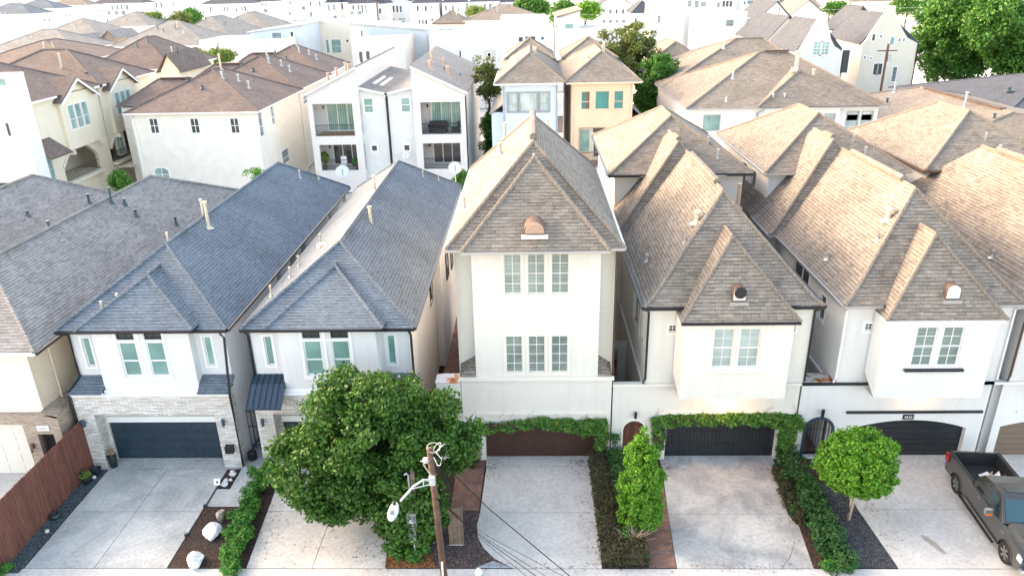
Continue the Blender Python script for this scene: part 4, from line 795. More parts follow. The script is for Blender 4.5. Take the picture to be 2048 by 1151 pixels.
# ---------------- rocks, pots, small things ----------------
def boulder(label,c,r,m,seed,cat='boulder',name='boulder',group=None):
    rr=np.random.default_rng(seed);bm=__import__('bmesh').new();__import__('bmesh').ops.create_icosphere(bm,subdivisions=3,radius=1)
    K=rr.normal(size=(9,3));K/=np.linalg.norm(K,axis=1)[:,None];cut=rr.uniform(.48,.8,9)
    for v in bm.verts:
        p=np.array(v.co)
        for k,c_ in zip(K,cut):
            d=p@k
            if d>c_:p=p-k*(d-c_)*.9
        p*=1+.035*math.sin(9*p[0]+seed)*math.cos(8*p[1]);v.co=V((p[0]*r[0],p[1]*r[1],max(p[2],-.55)*r[2]))
    me=bpy.data.meshes.new(name);bm.to_mesh(me);bm.free();me.materials.append(M[m]);o=bpy.data.objects.new(name,me);col.objects.link(o);o.location=(c[0],c[1],r[2]*.5);ORG[o.name]=V(o.location)
    return tag(o,label,cat,group)
boulder('big white boulder nearest the pavement in the brown mulch bed',(-12.62,21.15,0),(.36,.42,.36),'rock_white',1)
boulder('big white boulder in the brown mulch bed, just below the tan stone',(-12.6,22.6,0),(.42,.42,.36),'rock_white',5)
boulder('pointed tan stone behind the white boulder in the mulch bed',(-12.6,23.5,0),(.2,.32,.32),'rock_tan',3)
for i,(x,y,r,l) in enumerate(((-13.3,26.62,.13,'small white stone farthest back in the narrow mulch strip'),(-13.2,26.38,.2,'largest small white stone in the narrow mulch strip'),(-13.17,26.02,.11,'small white stone second from the front in the narrow mulch strip'),(-13.36,25.98,.13,'small white stone third from the front, at the left of the narrow mulch strip'),(-13.32,25.68,.18,'small white stone nearest the paved walk in the narrow mulch strip'))):
    boulder(l,(x,y,0),(r,r*.9,r*.7),'rock_white',20+i,'stone','stone','white stones in the mulch strip')
def planter(label,x,y,r,h,plant,seed=1):
    t=thing('planter',label,'planter',(x,y,0));MB().lathe((x,y,0),[(0,0),(r*.75,0),(r,h*.9),(r*1.05,h),(r*.9,h),(r*.85,h-.04),(0,h-.05)],20).build('pot','planter_dark',t,True)
    r_=np.random.default_rng(seed)
    if plant=='dried':P,Q=blob(r_,(x,y,h+.14),(.12,.12,.12),12,.08,60);leafmesh('dried_flowers',P,Q,.03,'dried',t,seed);MB().tube([(x,y,h-.06),(x,y,h+.15)],.03,6).build('stems','dried',t)
    elif plant:P,Q=blob(r_,(x,y,h+.05),(r*.8,r*.8,.12),16,.12,60);leafmesh('plant',P,Q,.05,plant,t,seed)
    return t
planter('tall dark pot with dried tan flowers by the left stone pillar of the navy garage',-18.85,27.05,.19,.62,'dried')
planter('low dark pot with a yellow green plant against the red fence',-19.45,25.95,.24,.3,'leaf_yellow',2)
planter('low dark empty pot behind the pot with the yellow green plant',-19.35,26.55,.2,.28,None)
o=MB().lathe((-19.48,23.65,0),[(0,0),(.2,0),(.22,.1),(.2,.2),(.1,.22),(.08,.12),(0,.12)],18).build('coiled_hose','planter_dark',None,True);tag(o,'dark round coiled hose on the blue gravel halfway along the fence','hose')
for x,y,l in ((-19.28,22.77,'small white solar light on the blue gravel towards the pavement'),(-19.28,26.2,'small white solar light on the blue gravel near the pots')):
    t=thing('solar_light',l,'light',(x,y,0));MB().box(x-.05,y-.05,.02,x+.05,y+.05,.12).build('lamp_body','plastic_white',t);MB().tube([(x,y,0),(x,y,.03)],.015,6).build('spike','planter_dark',t)
for x,y,l in ((-13.57,24.29,'small black edge light at the corner of the paved walk'),(-13.6,22.56,'small black edge light halfway along the driveway edge by the white boulders')):
    t=thing('edge_light',l,'light',(x,y,0));MB().box(x-.07,y-.05,.0,x+.07,y+.05,.1).build('lamp_body','planter_dark',t);MB().box(x-.06,y-.045,.1,x+.06,y+.045,.115).build('solar_cell','metal_blue_dark',t)
t=thing('yard_sign','small white yard sign at the driveway edge by the narrow mulch strip','sign',(-13.55,25.55,0));MB().tube([(-13.55,25.55,0),(-13.55,25.57,.25)],.01,5).build('stake','gutter_silver',t)
MB().prism([(-13.68,25.5,.16),(-13.42,25.5,.16),(-13.42,25.62,.40),(-13.68,25.62,.40)],(0,.01,0)).build('sign_plate','plastic_white',t);MB().prism([(-13.58,25.535,.25),(-13.5,25.535,.25),(-13.5,25.57,.32),(-13.58,25.57,.32)],(0,-.01,0)).build('sign_mark','planter_dark',t)
# ---------------- poles, cables ----------------
pb=V((-3.24,20.3,-.1));pt=V((-3.44,20.3,5.62))
t=thing('utility_pole','leaning brown wooden utility pole with a street lamp arm and cable loops','pole',tuple(pb));MB().tube([pb,pt],.125,14,.10).build('pole','pole_wood',t,True)
MB().box(-3.30,20.12,.35,-3.24,20.19,.95).build('number_strip','plastic_white',t)
k=MB()
for i in range(3):
    c=V((-3.30+i*.13,20.28,5.68+.02*i));pts=[c+V((.13*math.cos(a)*(1 if i else 1.7),.10*math.sin(a),.13*math.sin(a+i)-.02)) for a in [6.283*j/18 for j in range(19)]];k.tube(pts,.010,6,cap=False)
k.tube([(-3.3,20.2,5.35),(-3.15,20.0,5.15),(-3.05,19.9,5.25),(-3.0,19.95,5.45),(-3.2,20.1,5.6)],.014,5);k.tube([(-3.75,20.25,5.15),(-3.45,20.2,5.2)],.02,5);k.build('cable_loops','cable_pale',t)
k=MB();k.lathe((-3.58,20.2,5.15),[(0,0),(.09,.0),(.09,.14),(0,.16)],10);k.build('insulator','lamp_metal',t)
k=MB();pts=[V((-3.66+.22*i/30+.03*math.cos(i*1.3),20.17+.03*math.sin(i*1.3),5.1-.42*i/30)) for i in range(31)];k.tube(pts,.007,4);k.build('spring_wire','cable_pale',t)
k=MB();k.box(-3.5,20.06,4.3,-3.3,20.2,4.62);k.tube([(-3.4,20.1,4.5),(-3.62,19.75,4.78),(-3.85,19.2,4.95),(-4.12,18.35,5.06)],.038,8);k.tube([(-3.4,20.1,4.34),(-3.6,19.7,4.58),(-3.86,19.15,4.90)],.022,6);k.tube([(-3.62,19.72,4.76),(-3.62,19.72,4.58)],.016,6)
arm=k.build('lamp_arm','lamp_metal',t)
k=MB();c=V((-4.26,17.85,5.06));pr=[]
n=18;top=[];rings=[]
for h,s in ((-.07,.75),(-.02,1),(.05,.95),(.1,.6)):
    rings.append([(c.x-.06*0+(.16*s)*math.cos(2*math.pi*i/n),c.y+(.42*s)*math.sin(2*math.pi*i/n),c.z+h) for i in range(n)])
for A,B in zip(rings,rings[1:]):
    for i in range(n):k.poly([A[i],A[(i+1)%n],B[(i+1)%n],B[i]])
k.poly(rings[0]);k.poly(rings[-1]);hd=k.build('lamp_head','lamp_metal',t)
k=MB().lathe((c.x,c.y+.22,c.z+.09),[(.055,0),(.055,.09),(0,.11)],12);k.build('photocell','lamp_dark',t)
k=MB()
for i in range(6):k.box(c.x-.07,c.y-.26+i*.035,c.z+.098,c.x+.07,c.y-.245+i*.035,c.z+.108)
k.build('lamp_grille','pipe_dark',t)
t=thing('overhead_cable','thick black service cable from the pole top running down to the bottom edge','cable',(-3.2,20.2,5.4));MB().tube([(-3.2,20.1,5.42),(-1.4,17.8,5.25),(.93,15.1,5.2),(3.5,12.2,5.4),(9,6,6)],.013,6).build('cable','cable_black',t)
for i,(e,l) in enumerate((((-.28,16.03,4.35),'thin black cable leaving mid pole, leftmost of the lower bundle'),((.05,16.0,4.32),'thin black cable leaving mid pole, second of the lower bundle'),((.28,16.0,4.35),'thin black cable leaving mid pole, third of the lower bundle'),((.55,16.0,4.5),'thin black cable leaving mid pole, rightmost of the lower bundle'))):
    a=V((-3.3,20.15,3.75-.03*i));b=V(e);c=b+(b-a)*1.5+V((0,0,.8));m=(a+b)/2-V((0,0,.12+.03*i));tag(MB().tube([a,(a+m)/2-V((0,0,.03)),m,b,c],.007 if i!=1 else .011,5).build('overhead_cable','cable_black'),l,'cable','lower cable bundle on the brown pole')
t=thing('meter_post','grey wooden post with a conduit and two grey electric meter boxes beside the big tree','meter post',(-4.42,21.45,0));MB().box(-4.40,21.45,0,-4.26,21.59,3.75).build('post','grey_wood',t)
MB().tube([(-4.45,21.4,.0),(-4.45,21.4,3.7),(-4.5,21.35,3.85),(-4.58,21.3,3.8)],.032,8).build('conduit','galvanised',t)
k=MB().box(-4.62,21.25,1.55,-4.28,21.42,2.15);k.build('meter_box','galvanised',t);k=MB().lathe((-4.45,21.25,1.85),[(.1,0),(.1,.08),(.075,.11),(0,.115)],18,(0,-1,0));o=k.build('meter_dial','glass_dial' if 'glass_dial' in M else 'lamp_metal',t)
MB().box(-4.6,21.27,.85,-4.34,21.41,1.5).build('breaker_box','galvanised',t)
k=MB();
for dx in (-.1,.1):k.tube([(-4.5,21.38,3.85),(-4.5+dx,21.3,3.95),(-4.5+dx*2.5,21.3,3.85)],.01,4)
k.build('drip_loop','cable_black',t)
t=thing('board_stand','upright brown plank panel standing in leaf litter right of the utility pole','panel',(-3.0,22.15,0))
k=MB()
for i in range(3):k.box(-3.24+i*.165,22.05,.03,-3.24+i*.165+.155,22.1,1.75)
k.build('planks','grey_wood',t);MB().box(-2.74,22.05,0,-2.70,22.3,1.72).build('side_board','grey_wood',t);MB().box(-3.26,22.03,0,-2.72,22.12,.03).build('foot','concrete_light',t)
t=thing('fire_hydrant','blue fire hydrant with a white cap at the bottom edge beside blue pavers','hydrant',(-1.98,20.0,0))
MB().lathe((-1.98,20,0),[(.16,0),(.16,.05),(.11,.06),(.11,.5),(.14,.52),(.14,.58),(.11,.6)],20).build('barrel','hydrant_blue',t,True);MB().lathe((-1.98,20,.6),[(.135,0),(.13,.07),(.09,.15),(.04,.18),(.03,.22),(0,.22)],20).build('cap','hydrant_white',t,True)
for s in (-1,1):MB().lathe((-1.98+s*.1,20,.42),[(.06,0),(.06,.08),(.03,.09),(.03,.12),(0,.12)],12,(s,0,0)).build('nozzle','hydrant_blue',t)
# ---------------- pickup truck ----------------
mat('truck_paint',(.062,.060,.056),.28,.55,coat=1);mat('tyre',(.012,.012,.013),.85,bump=.3,bscale=70);mat('rim',(.30,.30,.31),.35,.8);mat('truck_glass',(.012,.025,.03),.05,coat=1);mat('windshield_glass',(.015,.055,.075),.06,coat=1)
mat('chrome',(.6,.6,.62),.15,.95);mat('tail_red',(.35,.015,.012),.25,coat=1);mat('amber',(.6,.14,.02),.3);mat('bed_liner',(.02,.022,.024),.7,bump=.4,bscale=60);mat('headlight',(.7,.72,.72),.12,coat=1);mat('tarp',(.66,.66,.68),.7,noise=.15,nscale=5)
t=thing('pickup_truck','dark grey four door pickup truck parked nose to the street at the right edge','truck',(18.1,23.1,0),rz=R(-95),local=True)
# local axes: +x forward, +y left, z up. body sides with wheel arches
def arch(cx,r,n=12):return [(cx-r*math.cos(math.pi*i/n),.42+r*math.sin(math.pi*i/n)) for i in range(n+1)]
W=.99;wb=1.97
side=[(-3.02,.55),(-3.0,.42)]+[(-3.0,.42),(-wb-.47,.42)][1:]+arch(-wb,.47)+[(wb-.47,.36)]+arch(wb,.47)+[(2.72,.40),(2.92,.50),(2.96,.85),(2.90,1.06),(2.6,1.14),(1.35,1.20),(1.30,1.23),(-.88,1.23),(-.92,1.30),(-2.98,1.30),(-3.04,1.0)]
b=MB()
def sideprof(y0,y1,P):b.prism([(x,y0,z) for x,z in P],(0,y1-y0,0))
sideprof(-W,-W+.13,side);sideprof(W-.13,W,side)
b.box(-2.98,-W+.13,.62,-.92,W-.13,.68);b.box(-.95,-W+.13,.45,2.85,W-.13,1.15);b.box(-3.03,-W+.13,.66,-2.93,W-.13,1.30);b.box(-.98,-W+.13,.66,-.90,W-.13,1.34)
b.prism([(1.32,-W+.13,1.10),(1.32,W-.13,1.10),(1.32,W-.35,1.26),(1.32,-W+.35,1.26)],(1.35,0,-.06));b.prism([(2.6,-W+.13,.45),(2.6,W-.13,.45),(2.6,W-.2,1.16),(2.6,-W+.2,1.16)],(.36,0,-.06))
body=b.build('body','truck_paint',t,bevel=.035)
b=MB();sec=[(-.90,1.2,.95,.0),(-.80,1.62,.86,1),(-.62,1.86,.76,1),(-.1,1.93,.74,1),(.45,1.91,.73,1),(.68,1.80,.76,1),(1.38,1.22,.92,0)]
for (xa,za,wa,_),(xb,zb,wb_,_2) in zip(sec,sec[1:]):b.poly([(xa,-wa,za),(xb,-wb_,zb),(xb,wb_,zb),(xa,wa,za)])
for s in (-1,1):b.poly([(x,s*w,z) for x,z,w,_ in sec]+[(1.38,s*.95,1.2),(-.9,s*.95,1.2)])
cab=b.build('cab','truck_paint',t,bevel=.03)
def quad3(name,P,m,off=None,par=t,th=.012):
    a=[V(p) for p in P];n=(a[1]-a[0]).cross(a[2]-a[0]).normalized()
    if off and n.dot(V(off))<0:n=-n
    return MB().prism([p+n*.006 for p in a],n*th).build(name,m,par)
for s in (-1,1):
    wz=lambda z:s*(.95-(z-1.2)*.31)
    quad3('rear_window',[(-.62,wz(1.28),1.28),(-.02,wz(1.28),1.28),(.0,wz(1.8),1.8),(-.42,wz(1.8),1.8)],'truck_glass',(0,s,.2))
    quad3('front_window',[(.08,wz(1.28),1.28),(1.12,wz(1.25)*.985,1.25),(.62,wz(1.76),1.76),(.09,wz(1.8),1.8)],'truck_glass',(0,s,.2))
    for x in (-.35,.55):MB().box(x,s*W-.015,1.06,x+.2,s*W+.03,1.10).build('door_handle','chrome',t)
    MB().box(-1.35,s*(W+.0)-.05,.28,1.35,s*(W+.13),.34).build('running_board','trim_black',t)
    MB().tube([(.95,s*.92,1.3),(.9,s*1.15,1.34)],.03,6).build('mirror_arm','trim_black',t);o=MB().box(.82,s*1.08,1.22,.95,s*1.34,1.44).build('side_mirror','chrome',t,bevel=.02);MB().box(.93,s*1.1,1.2,.97,s*1.32,1.26).build('turn_signal','amber',o)
    MB().box(-3.05,s*(W-.03)-.09,.86,-2.82,s*(W+.006),1.22).build('tail_light','tail_red',t,bevel=.02)
    MB().box(2.72,s*(W-.12)-.16,.82,2.975,s*(W-.0),1.02).build('headlight','headlight',t,bevel=.02)
    MB().box(1.48,s*W-.01,.98,1.68,s*W+.014,1.02).build('fender_vent','chrome',t)
    for cx in (-wb,wb):
        k=MB();A=[(cx-.50*math.cos(math.pi*i/14),.42+.50*math.sin(math.pi*i/14)) for i in range(15)];B=[(cx-.455*math.cos(math.pi*i/14),.42+.455*math.sin(math.pi*i/14)) for i in range(15)]
        for i in range(14):k.prism([(A[i][0],s*(W-.03),A[i][1]),(A[i+1][0],s*(W-.03),A[i+1][1]),(B[i+1][0],s*(W-.03),B[i+1][1]),(B[i][0],s*(W-.03),B[i][1])],(0,s*.05,0))
        k.build('wheel_arch_trim','truck_paint',t)
        w_=MB().lathe((cx,s*(W-.26),.40),[(.24,0),(.38,.0),(.40,.04),(.40,.22),(.38,.26),(.27,.26),(.25,.22)],30,(0,s,0)).build('wheel','tyre',t,True)
        k=MB().lathe((cx,s*(W-.1),.40),[(.27,.08),(.25,.03),(.245,0)],30,(0,s,0));k.lathe((cx,s*(W-.1),.40),[(.25,.0),(0,.0)],24,(0,s,0));k.lathe((cx,s*(W-.06),.40),[(.06,.03),(.05,.05),(0,.05)],12,(0,s,0))
        k.build('rim_dish','bed_liner',w_)
        k=MB()
        for i in range(6):
            a=math.pi*i/3;ca,sa=math.cos(a),math.sin(a);p=V((cx,s*(W-.03),.40));d=V((ca,0,sa));e=V((-sa,0,ca));k.prism([p+e*.035,p+d*.25+e*.055,p+d*.25-e*.055,p-e*.035],(0,s*.02,0))
        k.lathe((cx,s*(W-.04),.40),[(.25,.0),(.27,.02),(.25,.03)],28,(0,s,0));k.build('rim','rim',w_)
quad3('windshield',[(1.34,-.80,1.26),(1.34,.80,1.26),(.70,.66,1.79),(.70,-.66,1.79)],'windshield_glass',(1,0,.5))
quad3('rear_glass',[(-.885,-.7,1.28),(-.885,.7,1.28),(-.81,.66,1.6),(-.81,-.66,1.6)],'truck_glass',(-1,0,.1))
quad3('sunroof',[(.12,-.5,1.925),(.12,.5,1.925),(.46,.5,1.914),(.46,-.5,1.914)],'truck_glass',(0,0,1))
MB().box(2.93,-.62,.58,2.985,.62,1.0).build('grille','trim_black',t);MB().box(2.85,-.98,.42,3.06,.98,.60).build('front_bumper','chrome',t,bevel=.04);MB().box(-3.17,-.95,.45,-3.0,.95,.62).build('rear_bumper','chrome',t,bevel=.03)
k=MB().box(-2.92,-W+.14,.682,-1.0,W-.14,.70)
for i in range(11):k.box(-2.85+i*.17,-W+.131,.7,-2.78+i*.17,-W+.15,1.2);k.box(-2.85+i*.17,W-.15,.7,-2.78+i*.17,W-.131,1.2)
for s in (-1,1):k.box(-2.3,s*(W-.13)-(.0 if s<0 else .2),.7,-1.6,s*(W-.13)+(.2 if s<0 else 0),.86)
k.box(-2.93,-W+.16,.7,-2.90,W-.16,1.2);k.build('bed_liner','bed_liner',t)
for s in (-1,1):MB().box(-2.98,s*(W-.13)-(.02 if s>0 else .0)-.0,1.302,-.95,s*(W-.13)+(.12 if s>0 else -.12),1.325).build('bed_rail_cap','bed_liner',t)
g=thing('load_sheet','crumpled white sheet lying in the bed of the dark pickup truck','sheet',(18.3,24.6,.7));k=MB();rr=random.Random(3)
P=[[(17.95+i*.16+j*.03,24.3+j*.17,.92+.10*math.sin(i*1.9+j*.8)+rr.uniform(-.04,.04)) for i in range(6)] for j in range(6)]
for j in range(5):
    for i in range(5):k.poly([P[j][i],P[j][i+1],P[j+1][i+1],P[j+1][i]])
k.build('sheet','tarp',g);MB().box(17.7,24.1,.71,18.2,24.5,.9).build('box','deck_wood',g);MB().tube([(17.7,24.2,.95),(18.6,25.1,1.02)],.03,6).build('stick','deck_wood',g)

# loose leaves blown over the paving
r=np.random.default_rng(77);P=[]
for cx,cy,sx,sy,n in ((10.3,24.6,.7,1.8,170),(2.3,27.2,.35,.25,90),(2.2,24,.35,2,80),(-5.9,21.8,.5,.6,120),(-8.5,22.5,1.8,1.5,110),(-10.6,23.5,.35,2,90),(5.5,27.0,.4,.3,50),(-1.9,26.8,.3,.5,70),(4.7,24,.35,2,70),(13.4,24,.5,2,60),(16.5,26.9,1.6,.3,60),(-16.5,27.2,2,.3,50),(0,20.95,2,.15,60),(8,20.95,2,.15,60)):
    P.append(np.stack([r.normal(cx,sx,n),r.normal(cy,sy,n).clip(20,27.4),r.uniform(.018,.03,n)],1))
P=np.concatenate(P);o=leafmesh('leaf_scatter',P,np.tile([0,0,1.],(len(P),1)),.035,'orange_leaves',None,5,flat=.9);o['kind']='stuff'
# ---------------- background houses ----------------
CM=np.array(cam.matrix_world)[:3,:3]
def at(px,py,**k):
    """ground-truth position of a surveyed point: photo pixel plus one known coordinate"""
    d=CM@np.array([px-1024,575.5-py,-1472.]);(a,v),=k.items();i='xyz'.index(a);c=np.array([0,0,19.8]);return c+(v-c[i])/d[i]*d
def basic(label,x0,x1,y0,y1,h,roof='hip',wm='stucco_plain',rm='shingle_farbrown',rh=2.6,ov=.45,wins=(),side=(),lside=(),name='house',cat='house',group=None,tm='trim_white',gut=None,pipes=0,depth=-.02,z0=0,hf='frbl'):
    t=thing(name,label,cat,((x0+x1)/2,y0,z0),group);b=MB();mx=(x0+x1)/2;my=(y0+y1)/2;b.box(x0,y0,z0,x1,y1,h)
    rf=MB();cp=MB();e=(x0-ov,x1+ov,y0-ov,y1+ov)
    if roof=='hip':
        w=(e[1]-e[0])/2;d=(e[3]-e[2])/2
        if w<=d:r0,r1=(mx,e[2]+w,h+rh),(mx,e[3]-w,h+rh)
        else:r0,r1=(e[0]+d,my,h+rh),(e[1]-d,my,h+rh)
        hip(rf,cp,*e,h,r0,r1,capr=.09,caps='frbl')
    elif roof=='gy':
        for s in (-1,1):rf.prism([(mx,e[2],h+rh),(mx+s*(e[1]-e[0])/2,e[2],h-.1),(mx+s*(e[1]-e[0])/2,e[2],h-.25),(mx,e[2],h+rh-.15)],(0,e[3]-e[2],0))
        b.prism([(x0,y0,h),(x1,y0,h),(mx,y0,h+rh-.25)],(0,y1-y0,0))
    elif roof=='gx':
        for s in (-1,1):rf.prism([(e[0],my,h+rh),(e[0],my+s*(e[3]-e[2])/2,h-.1),(e[0],my+s*(e[3]-e[2])/2,h-.25),(e[0],my,h+rh-.15)],(e[1]-e[0],0,0))
        b.prism([(x0,y0,h),(x0,y1,h),(x0,my,h+rh-.25)],(x1-x0,0,0))
    elif roof in('shedL','shedR'):
        a,c=(h,h+rh) if roof=='shedL' else (h+rh,h);rf.prism([(e[0],e[2],a+.02),(e[1],e[2],c+.02),(e[1],e[2],c+.2),(e[0],e[2],a+.2)],(0,e[3]-e[2],0));b.prism([(x0,y0,h-.01),(x1,y0,h-.01),(x1,y0,c),(x0,y0,a)],(0,y1-y0,0))
    else:
        q=.3;rf.box(x0+q,y0+q,h+.005,x1-q,y1-q,h+.05);P=MB()
        for bb in ((x0,y0,x1,y0+q),(x0,y1-q,x1,y1),(x0,y0+q,x0+q,y1-q),(x1-q,y0+q,x1,y1-q)):P.box(bb[0],bb[1],h,bb[2],bb[3],h+rh)
        P.build('parapet',wm,t)
    b.build('wall',wm,t);o=rf.build('roof',rm,t)
    if cp.v:cp.build('ridge_cap',rm,o)
    if roof=='hip':MB().box(e[0]+.02,e[2]+.02,h-.2,e[1]-.02,e[3]-.02,h-.01).build('fascia',gut or 'trim_white',t)
    for q in wins:
        window(t,FR(y0),q[0],q[1],q[2],q[3],q[5] if len(q)>5 else 1,q[6] if len(q)>6 else 1,tm,q[4] if len(q)>4 else 'pane_far',depth=depth,trim=.08,mun=.05,tm=.06)
    for q in side:window(t,RT(x1),q[0],q[1],q[2],q[3],1,1,tm,q[4] if len(q)>4 else 'pane_far',depth=depth,trim=.08,tm=.06)
    for q in lside:window(t,LF(x0),q[0],q[1],q[2],q[3],1,1,tm,q[4] if len(q)>4 else 'pane_far',depth=depth,trim=.08,tm=.06)
    rr=random.Random(len(label))
    for i in range(pipes):
        px_=x0+(x1-x0)*rr.uniform(.25,.75);py_=y0+(y1-y0)*rr.uniform(.15,.4);z=h+.1
        if roof=='hip':
            w=min(e[1]-e[0],e[3]-e[2])/2;z=h+rh*min(1,min(px_-e[0],e[1]-px_,py_-e[2])/w)
        elif roof=='gy':z=h+rh*(1-abs(px_-mx)/((e[1]-e[0])/2))
        vent(t,(px_,py_,z),rr.uniform(.5,1.2),.07,rr.choice(['pipe_cream','galvanised','pipe_dark']))
    return t
def photo(label,px0,px1,py,h,depth,wins=(),**k):
    a=at(px0,py,z=h);y=a[1];x0=a[0];x1=at(px1,py,y=y)[0];W=[]
    for q in wins:
        A=at(q[0],q[1],y=y);B=at(q[2],q[3],y=y);W.append((min(A[0],B[0]),min(A[2],B[2]),max(A[0],B[0]),max(A[2],B[2]),*q[4:]))
    return basic(label,x0,x1,y,y+depth,h,wins=W,**k)
# --- big cream sided building (three townhouses in a row) ---
G1='cream sided townhouses with red brown roofs'
F=FR(69.4)
def k_house(label,x0,x1,y0,y1,front,wing,sw):
    t=thing('sided_house',label,'house',(x1,y0,0),G1);b=MB();H=8.95
    wall(b,FR(y0),x0,x1,0,H,[q[:5] for q in front],.1);wall(b,RT(x1),y0,y1,0,H,sw,.1);b.poly([(x0,y0,0),(x0,y1,0),(x0,y1,H),(x0,y0,H)]);b.poly([(x0,y1,0),(x1,y1,0),(x1,y1,H),(x0,y1,H)])
    b.box(x0-4,y0+6,0,x0+.1,y1-.5,8.6);b.build('wall','siding_cream',t)
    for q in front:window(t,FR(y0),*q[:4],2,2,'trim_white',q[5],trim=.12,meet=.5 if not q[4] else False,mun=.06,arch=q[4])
    for q in sw:window(t,RT(x1),*q,1,1,'trim_white','pane_far',trim=.1,name='side_window',meet=.4)
    rf=MB();cp=MB();w=(x1-x0)/2+.4;mx=(x0+x1)/2
    hip(rf,cp,x0-.4,x1+.4,y0-.4,y1+.4,9.0,(mx,y0-.4+w,12.15),(mx,max(y1+.4-w,y0-.3+w+.3),12.15),capr=.13)
    hip(rf,cp,x0-4.3,x0+5,y0+5.7,y1-.2,8.75,(x0-1.5,(y0+y1+5.5)/2,10.9),(x0+4,(y0+y1+5.5)/2,10.9),capr=.11)
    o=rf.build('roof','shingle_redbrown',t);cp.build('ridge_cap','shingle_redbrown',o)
    rv=MB().box(x0-1.2,(y0+y1+5.5)/2-.2,10.98,x0+2,(y0+y1+5.5)/2+.2,11.1);rv.build('ridge_vent','trim_brown',o)
    eaves(t,x0-.4,x1+.4,y0-.4,y1+.4,9.0,'trim_warm','trim_white',gut='fr')
    downspout(t,[(x0+.2,y0-.4,8.8),(x0+.25,y0-.08,8.4),(x0+.25,y0-.08,3.5)],'trim_white',.07);downspout(t,[(x1+.1,y1-.15,8.8),(x1+.1,y1-.15,.5)],'trim_white',.08)
    for a,c,h,m in ((.35,.3,.4,'pipe_dark'),(.5,.22,.25,'pipe_dark'),(.62,.34,.6,'galvanised'),(.7,.45,.6,'galvanised'),(.8,.4,.6,'galvanised'),(.52,.55,1.4,'pipe_cream')):
        px_=x0+(x1-x0)*a;py_=y0+(y1-y0)*c;z=9+3.15*min(1,min(px_-x0+.4,x1+.4-px_,py_-y0+.4)/w);vent(t,(px_,py_,z),h,.09,m)
    return t
k_house('cream sided house with red brown hip roof, nearest of its row with three small windows',-37.7,-25.75,69.4,83.6,[(-36.0,7.05,-35.2,8.45,0,'pane_dark'),(-32.1,7.0,-31.3,8.4,0,'pane_dark'),(-28.3,6.95,-27.5,8.35,0,'pane_dark'),(-36.5,2.4,-35.1,3.75,.3,'pane_teal')],1,[(69.9,6.4,71,8.8),(73.6,6.9,74.5,8.7),(73.2,7.9,73.3,8.0),(75.1,2.5,77.4,3.9)][:2]+[(75.1,2.5,77.4,3.9)])
k_house('red brown roofed sided house directly behind the nearest cream sided one',-37.5,-26.1,83.9,98,[],1,[(86,7,88,8.3),(92,3,93.5,5)])
k_house('red brown roofed sided house farthest back in the cream sided row',-38,-26.8,98.4,112,[],1,[])
